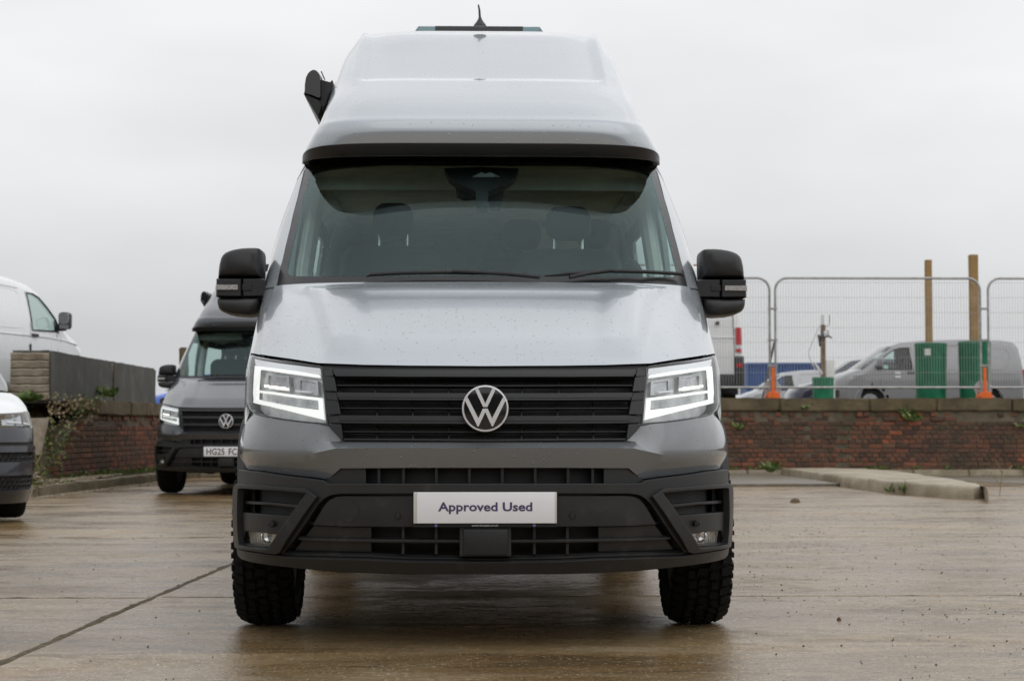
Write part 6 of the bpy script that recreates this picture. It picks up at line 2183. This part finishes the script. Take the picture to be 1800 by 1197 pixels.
bevel_box('cabinet_case', -(wd.x - wc.x) / 2, (wd.x - wc.x) / 2, 0, 0.3, 0.0, wd.z - UZ, M['sticker'], cabt, 0.01)
bevel_box('cabinet_door', -(wd.x - wc.x) / 2 + 0.02, (wd.x - wc.x) / 2 - 0.02, -0.012, 0.0, 0.5, wd.z - UZ - 0.03, M['sticker'], cabt, 0.004)

# ---------------------------------------------------------------- white-over-navy people carrier at the left edge
CARM = Matrix.Translation((-4.44, 8.55, 0)) @ Matrix.Rotation(math.radians(22), 4, 'Z')
CY0 = pchip([(0.15, 0.12), (0.25, 0.03), (0.40, 0.0), (0.60, 0.01), (0.75, 0.03), (0.85, 0.07), (0.93, 0.14), (1.00, 0.28), (1.07, 0.55), (1.12, 0.80), (1.20, 0.98), (1.50, 1.50), (1.80, 2.10), (1.86, 2.5)])
CW = pchip([(0.15, 0.90), (0.40, 0.94), (0.75, 0.945), (0.95, 0.92), (1.10, 0.89), (1.40, 0.80), (1.80, 0.68), (1.86, 0.62)])
CS = Skin(CY0, CW, 0.72, 2.5, CARM, (12.0, 22.0))
mc = empty('people_carrier', (0, 0, 0), 0, 'white over navy people carrier cut off by the left edge', 'car')
mc.matrix_world = CARM
M['lower_navy'] = mat_paint('navy_black_paint', (0.012, 0.014, 0.024), None, metal=0.3, rough=0.3, rain=False)
def band(nm, s0, s1, z0, z1, mat, off=0.0, thick=0.02, parent=None, res=0.06):
    pts = [(s0, z0)] + [(s0 + (s1 - s0) * k / 8, z0) for k in range(1, 8)] + [(s1, z0), (s1, z1)] + [(s1 + (s0 - s1) * k / 8, z1) for k in range(1, 8)] + [(s0, z1)]
    return panel(CS, nm, pts, mat, parent or mc, off, thick, res=res)
bn = [(0, 1.115), (-0.4, 1.112), (-0.72, 1.10), (-0.80, 1.06), (-0.82, 0.98), (-0.80, 0.945), (-0.6, 0.925), (-0.3, 0.91), (0, 0.905)]
panel(CS, 'bonnet', sym(bn), M['white_paint'], mc, 0.004, 0.02, res=0.04, zs=2.0)
for sg in (-1, 1):
    f_ = (lambda L: [(s * sg, z) for s, z in L])
    hlp = f_([(0.50, 0.905), (0.62, 0.925), (0.80, 0.942), (0.84, 0.93), (0.90, 0.86), (0.905, 0.805), (0.86, 0.80), (0.70, 0.825), (0.50, 0.84)])
    h_ = empty('headlamp')
    h_.parent = mc
    panel(CS, 'lamp_bowl', hlp, M['reflector'], h_, -0.05, 0.0, res=0.06)
    panel(CS, 'lamp_lens', hlp, M['lens'], h_, 0.004, 0.02, res=0.04)
    panel(CS, 'lamp_strip', f_([(0.52, 0.850), (0.70, 0.838), (0.88, 0.815), (0.885, 0.828), (0.70, 0.850), (0.52, 0.862)]), M['clear_lens'], h_, -0.01, 0.01, res=0.05)
    panel(CS, 'lamp_divider', f_([(0.66, 0.835), (0.672, 0.835), (0.682, 0.925), (0.67, 0.925)]), M['trim'], h_, -0.004, 0.01, res=0.05)
    panel(CS, 'front_wing', f_([(0.83, 1.06), (0.85, 0.98), (0.87, 0.93), (0.92, 0.86), (0.925, 0.80), (1.02, 0.80), (1.05, 0.82), (1.20, 0.84), (1.35, 0.8), (1.48, 0.66), (1.48, 1.08), (1.0, 1.09)]), M['white_paint'], mc, 0.0, 0.02, res=0.08)
    panel(CS, 'side_body', f_([(1.49, 0.30), (1.49, 1.08), (4.0, 1.10), (4.0, 0.40), (3.6, 0.30)]), M['white_paint'], mc, 0.0, 0.02, res=0.2)
    panel(CS, 'side_window', f_([(1.15, 1.13), (1.2, 1.30), (1.45, 1.66), (3.7, 1.70), (3.8, 1.12)]), M['gloss_black'], mc, 0.002, 0.01, res=0.15)
    for wy in (0.98, 4.05):
        wheel(mc, sg * 0.80, wy, 0.335, 0.235, sg, tread=False)
panel(CS, 'windscreen', sym([(0, 1.74), (-0.5, 1.73), (-0.80, 1.68), (-0.80, 1.2), (-0.72, 1.13), (-0.4, 1.125), (0, 1.125)]), M['gloss_black'], mc, 0.0, 0.01, res=0.07)
rows = []
for z, k in ((1.70, 1.0), (1.78, 1.0), (1.83, 0.98), (1.86, 0.9)):
    rows.append([CS.P(s, z) for s in [q / 10 for q in range(-34, 35, 2)]])
MB().grid(rows).add([v for v in rows[-1]], [tuple(range(len(rows[-1])))]).build('roof', M['white_paint'], mc, 40)
band('bumper_upper', -0.93, 0.93, 0.680, 0.800, M['lower_navy'], 0.006)
band('bumper_slot', -0.90, 0.90, 0.648, 0.682, M['black'], -0.01, 0.0)
band('bumper_ledge', -0.94, 0.94, 0.598, 0.650, M['lower_navy'], 0.020, 0.03)
band('grille_backing', -0.92, 0.92, 0.27, 0.60, M['black'], -0.03, 0.0)
band('bumper_bar', -0.95, 0.95, 0.405, 0.515, M['lower_navy'], 0.015, 0.03)
band('bumper_lip', -0.95, 0.95, 0.185, 0.290, M['lower_navy'], 0.022, 0.04)
band('bumper_cheek', 0.895, 1.02, 0.29, 0.68, M['lower_navy'], 0.004, 0.03)
band('bumper_cheek', -1.02, -0.895, 0.29, 0.68, M['lower_navy'], 0.004, 0.03)
for (z0, z1) in ((0.515, 0.598), (0.290, 0.405)):
    mb = MB()
    ds = 0.040
    k = -0.90
    nz_ = 2 if z1 - z0 < 0.1 else 3
    hz = (z1 - z0) / nz_
    for row in range(nz_):
        k = -0.90 + (0.5 * ds if row % 2 else 0)
        while k < 0.90:
            zc_ = z0 + hz * (row + 0.5)
            pts = [CS.Q(k + ds * 0.5 * math.cos(a) * 1.05, zc_ + hz * 0.55 * math.sin(a), -0.008) for a in [math.radians(d) for d in (0, 60, 120, 180, 240, 300)]]
            mb.tube(pts, 0.004, 4, closed=True)
            k += ds
    o = mb.build('grille_mesh', M['trim'], mc, 0)
    o['kind'] = 'stuff'

# ---------------------------------------------------------------- weeds, stones and debris
def weed(px, py, z, h, n, label, mat='leaf', spread=0.6, Y=None, seed=0, wdt=0.16):
    p = on_z(px, py, z) if Y is None else at(px, py, Y)
    r = random.Random(seed)
    mb = MB()
    st = MB()
    for k in range(n):
        a = r.uniform(0, 6.28)
        L = h * r.uniform(0.45, 1.0)
        tl_ = spread * r.uniform(0.2, 1.0)
        d = Vector((math.cos(a) * tl_, math.sin(a) * tl_, 1.0)).normalized() * L
        b = Vector((r.gauss(0, h * 0.18), r.gauss(0, h * 0.12), 0))
        leaf(mb, b + d * r.uniform(0, 0.25), d, L * wdt * r.uniform(0.6, 1.2), (math.cos(a + 1.5), math.sin(a + 1.5), 0.3))
    o = mb.build('weed', M[mat], None, 0)
    o.location = p
    tag(o, label, 'plant', 'weeds around the yard')
    return o
weed(1356, 832, 0.10, 0.22, 90, 'grass tuft at the left end of the concrete kerb island', 'grass', 1.0, seed=1, wdt=0.07)
weed(1322, 831, 0.02, 0.12, 40, 'small grass tuft on the kerb close to the near campervan', 'grass', 1.2, seed=2, wdt=0.08)
weed(1563, 867, 0.0, 0.13, 26, 'small green weed at the middle of the island edge', 'grass', 0.8, seed=3, wdt=0.10)
weed(1592, 869, 0.0, 0.17, 34, 'taller green weed at the island edge, right of its neighbour', 'grass', 0.7, seed=4, wdt=0.10)
weed(1428, 842, 0.02, 0.14, 40, 'low weed patch along the sloping island edge', 'leaf', 1.4, seed=5)
weed(1455, 848, 0.0, 0.11, 30, 'weed at the foot of the island edge near the dark strip', 'leaf', 1.2, seed=6)
weed(1502, 818, 0.15, 0.34, 40, 'leafy plant growing at the wall foot behind the island', 'leaf', 0.9, seed=7)
weed(1676, 817, 0.12, 0.22, 34, 'leafy weed at the wall foot above the right kerb', 'leaf', 1.2, seed=8)
weed(1785, 817, 0.12, 0.34, 50, 'bushy weed at the wall foot by the right edge', 'leaf', 1.1, seed=9)
weed(1396, 820, 0.14, 0.18, 26, 'tiny plant at the wall foot left of the island', 'leaf', 1.1, seed=10)
weed(1300, 755, 0, 0.18, 22, 'small plant rooted in the brick wall near the campervan', 'leaf', 1.3, Y=BWY - 0.03, seed=11)
weed(1417, 720, 0, 0.13, 26, 'small fern under the coping right of the first fence foot', 'leaf', 1.6, Y=BWY - 0.05, seed=12)
weed(1603, 742, 0, 0.26, 34, 'fern growing from the brick wall below the labelled drum', 'leaf', 1.3, Y=BWY - 0.05, seed=13)
weed(1590, 727, 0, 0.14, 34, 'moss clump under the coping below the labelled drum', 'leaf', 2.0, Y=BWY - 0.04, seed=14)
weed(1795, 752, 0, 0.12, 24, 'small fern in the wall face at the right edge', 'leaf', 1.6, Y=BWY - 0.05, seed=15)
weed(52, 707, 1.19, 0.17, 420, 'bright grass patch under the ribbed concrete block', 'grass', 1.9, Y=17.25, seed=16, wdt=0.08)
weed(190, 700, 0, 0.22, 60, 'green weed on the left coping beside the concrete blocks', 'leaf', 1.2, Y=20.6, seed=17)
weed(1657, 874, 0, 0.0001, 1, 'dead twig', 'leaf_dry', seed=18) if False else None
tw = MB()
b_ = on_z(1757, 872, 0)
for dx, dz, ex, ez in ((0, 0, 0.04, 0.30), (0.03, 0.2, 0.16, 0.36), (0.02, 0.12, -0.10, 0.28), (0.035, 0.26, -0.03, 0.42)):
    tw.tube([b_ + Vector((dx, 0, dz)), b_ + Vector((ex, 0.02, ez))], 0.005, 5)
o = tw.build('weed_stalk', M['leaf_dry'], None, 0)
tag(o, 'bare dry twig standing beyond the tip of the kerb island', 'plant', 'weeds around the yard')
st = on_z(70, 838, 0.1)
tw = MB()
for a, b in (((70, 846), (62, 800)), ((64, 815), (74, 796)), ((68, 830), (62, 812))):
    tw.tube([at(a[0], a[1], 16.2), at(b[0], b[1], 16.2)], 0.007, 5)
tag(tw.build('weed_stalk', M['leaf_dry'], None, 0), 'bare pale twig in front of the collapsed bank', 'plant', 'weeds around the yard')
# moss line at the foot of the left wall and wall tops
mb = MB()
r = random.Random(33)
for k in range(1500):
    u = r.uniform(0.2, 6.8)
    p = lm @ Vector((u, -0.03 - abs(r.gauss(0, 0.05)), 0.10 + abs(r.gauss(0, 0.03))))
    L = r.uniform(0.02, 0.06)
    a = r.uniform(0, 6.28)
    leaf(mb, p, (L * math.cos(a) * 0.6, L * math.sin(a) * 0.6, L), L * 0.3, (1, 0, 0.3))
for k in range(500):
    x = r.uniform(4.0, 9.6)
    p = Vector((x, BWY - 0.03 - abs(r.gauss(0, 0.03)), 0.105 + abs(r.gauss(0, 0.015))))
    if _nz.noise(Vector((x * 2.0, 0, 5))) < 0.05:
        continue
    L = r.uniform(0.02, 0.06)
    a = r.uniform(0, 6.28)
    leaf(mb, p, (L * math.cos(a) * 0.6, L * math.sin(a) * 0.6, L), L * 0.3, (0, -1, 0.3))
o = mb.build('moss', M['leaf'], None, 0)
o['kind'] = 'stuff'
tag(o, 'low green moss and seedlings along the wall foot', 'moss')
# grit and crumbs scattered on the wet slabs
mb = MB()
r = random.Random(44)
for k in range(5200):
    if r.random() < 0.62:
        x, y = r.uniform(1.3, 6.5), r.uniform(-2.6, 12)
    else:
        x, y = r.uniform(-5.0, 6.5), r.uniform(-2.6, 12)
    s = r.choice((0.0018, 0.002, 0.0025, 0.003, 0.0035, 0.005))
    pebble(mb, (x, y, s * 0.5), s, r)
o = mb.build('grit', mat_simple('grit', (0.075, 0.058, 0.042), 0.7, var=0.5, vscale=3), None, 0)
o['kind'] = 'stuff'
tag(o, 'dark grit and crumbs scattered over the wet concrete', 'grit')
for px_, py_, s_, lb in ((1398, 883, 0.055, 'brown lump of dirt lying on the far slab joint'), (1475, 1090, 0.010, 'small dark stone on the wet slab right of the near wheel')):
    p = on_z(px_, py_, 0)
    mb = MB()
    from mathutils import noise as nn
    ring = []
    for i in range(5):
        ph = i / 4 * math.pi / 2
        ring.append([(p.x + s_ * math.cos(ph) * math.cos(a) * (1 + 0.3 * nn.noise(Vector((math.cos(a) * 2, math.sin(a) * 2, i)))), p.y + s_ * math.cos(ph) * math.sin(a) * 0.8, s_ * 0.75 * math.sin(ph) + 0.002 * i) for a in [2 * math.pi * q / 9 for q in range(9)]])
    tag(mb.rings(ring).build('stone', M['earth'], None, 30), lb, 'stone')

# two more vans standing behind the camera; they show only as reflections in the paintwork
for loc, rz, paint, lb in (((7.5, -17.0, 0), 2.2, M['white_paint'], 'white panel van parked behind the camera on the right'), ((-8.5, -15.0, 0), -2.4, M['grey_paint'], 'grey panel van parked behind the camera on the left')):
    c_ = copy_tree(gv)
    c_.location, c_.rotation_euler = loc, (0, 0, rz)
    c_['label'] = lb
    for ch in list(c_.children):
        if ch.name.startswith('door_sticker'):
            bpy.data.objects.remove(ch)
        elif ch.name.startswith(('body', 'side_')) and ch.type == 'MESH' and not ch.name.startswith('side_window'):
            ch.data = ch.data.copy()
            ch.data.materials[0] = paint
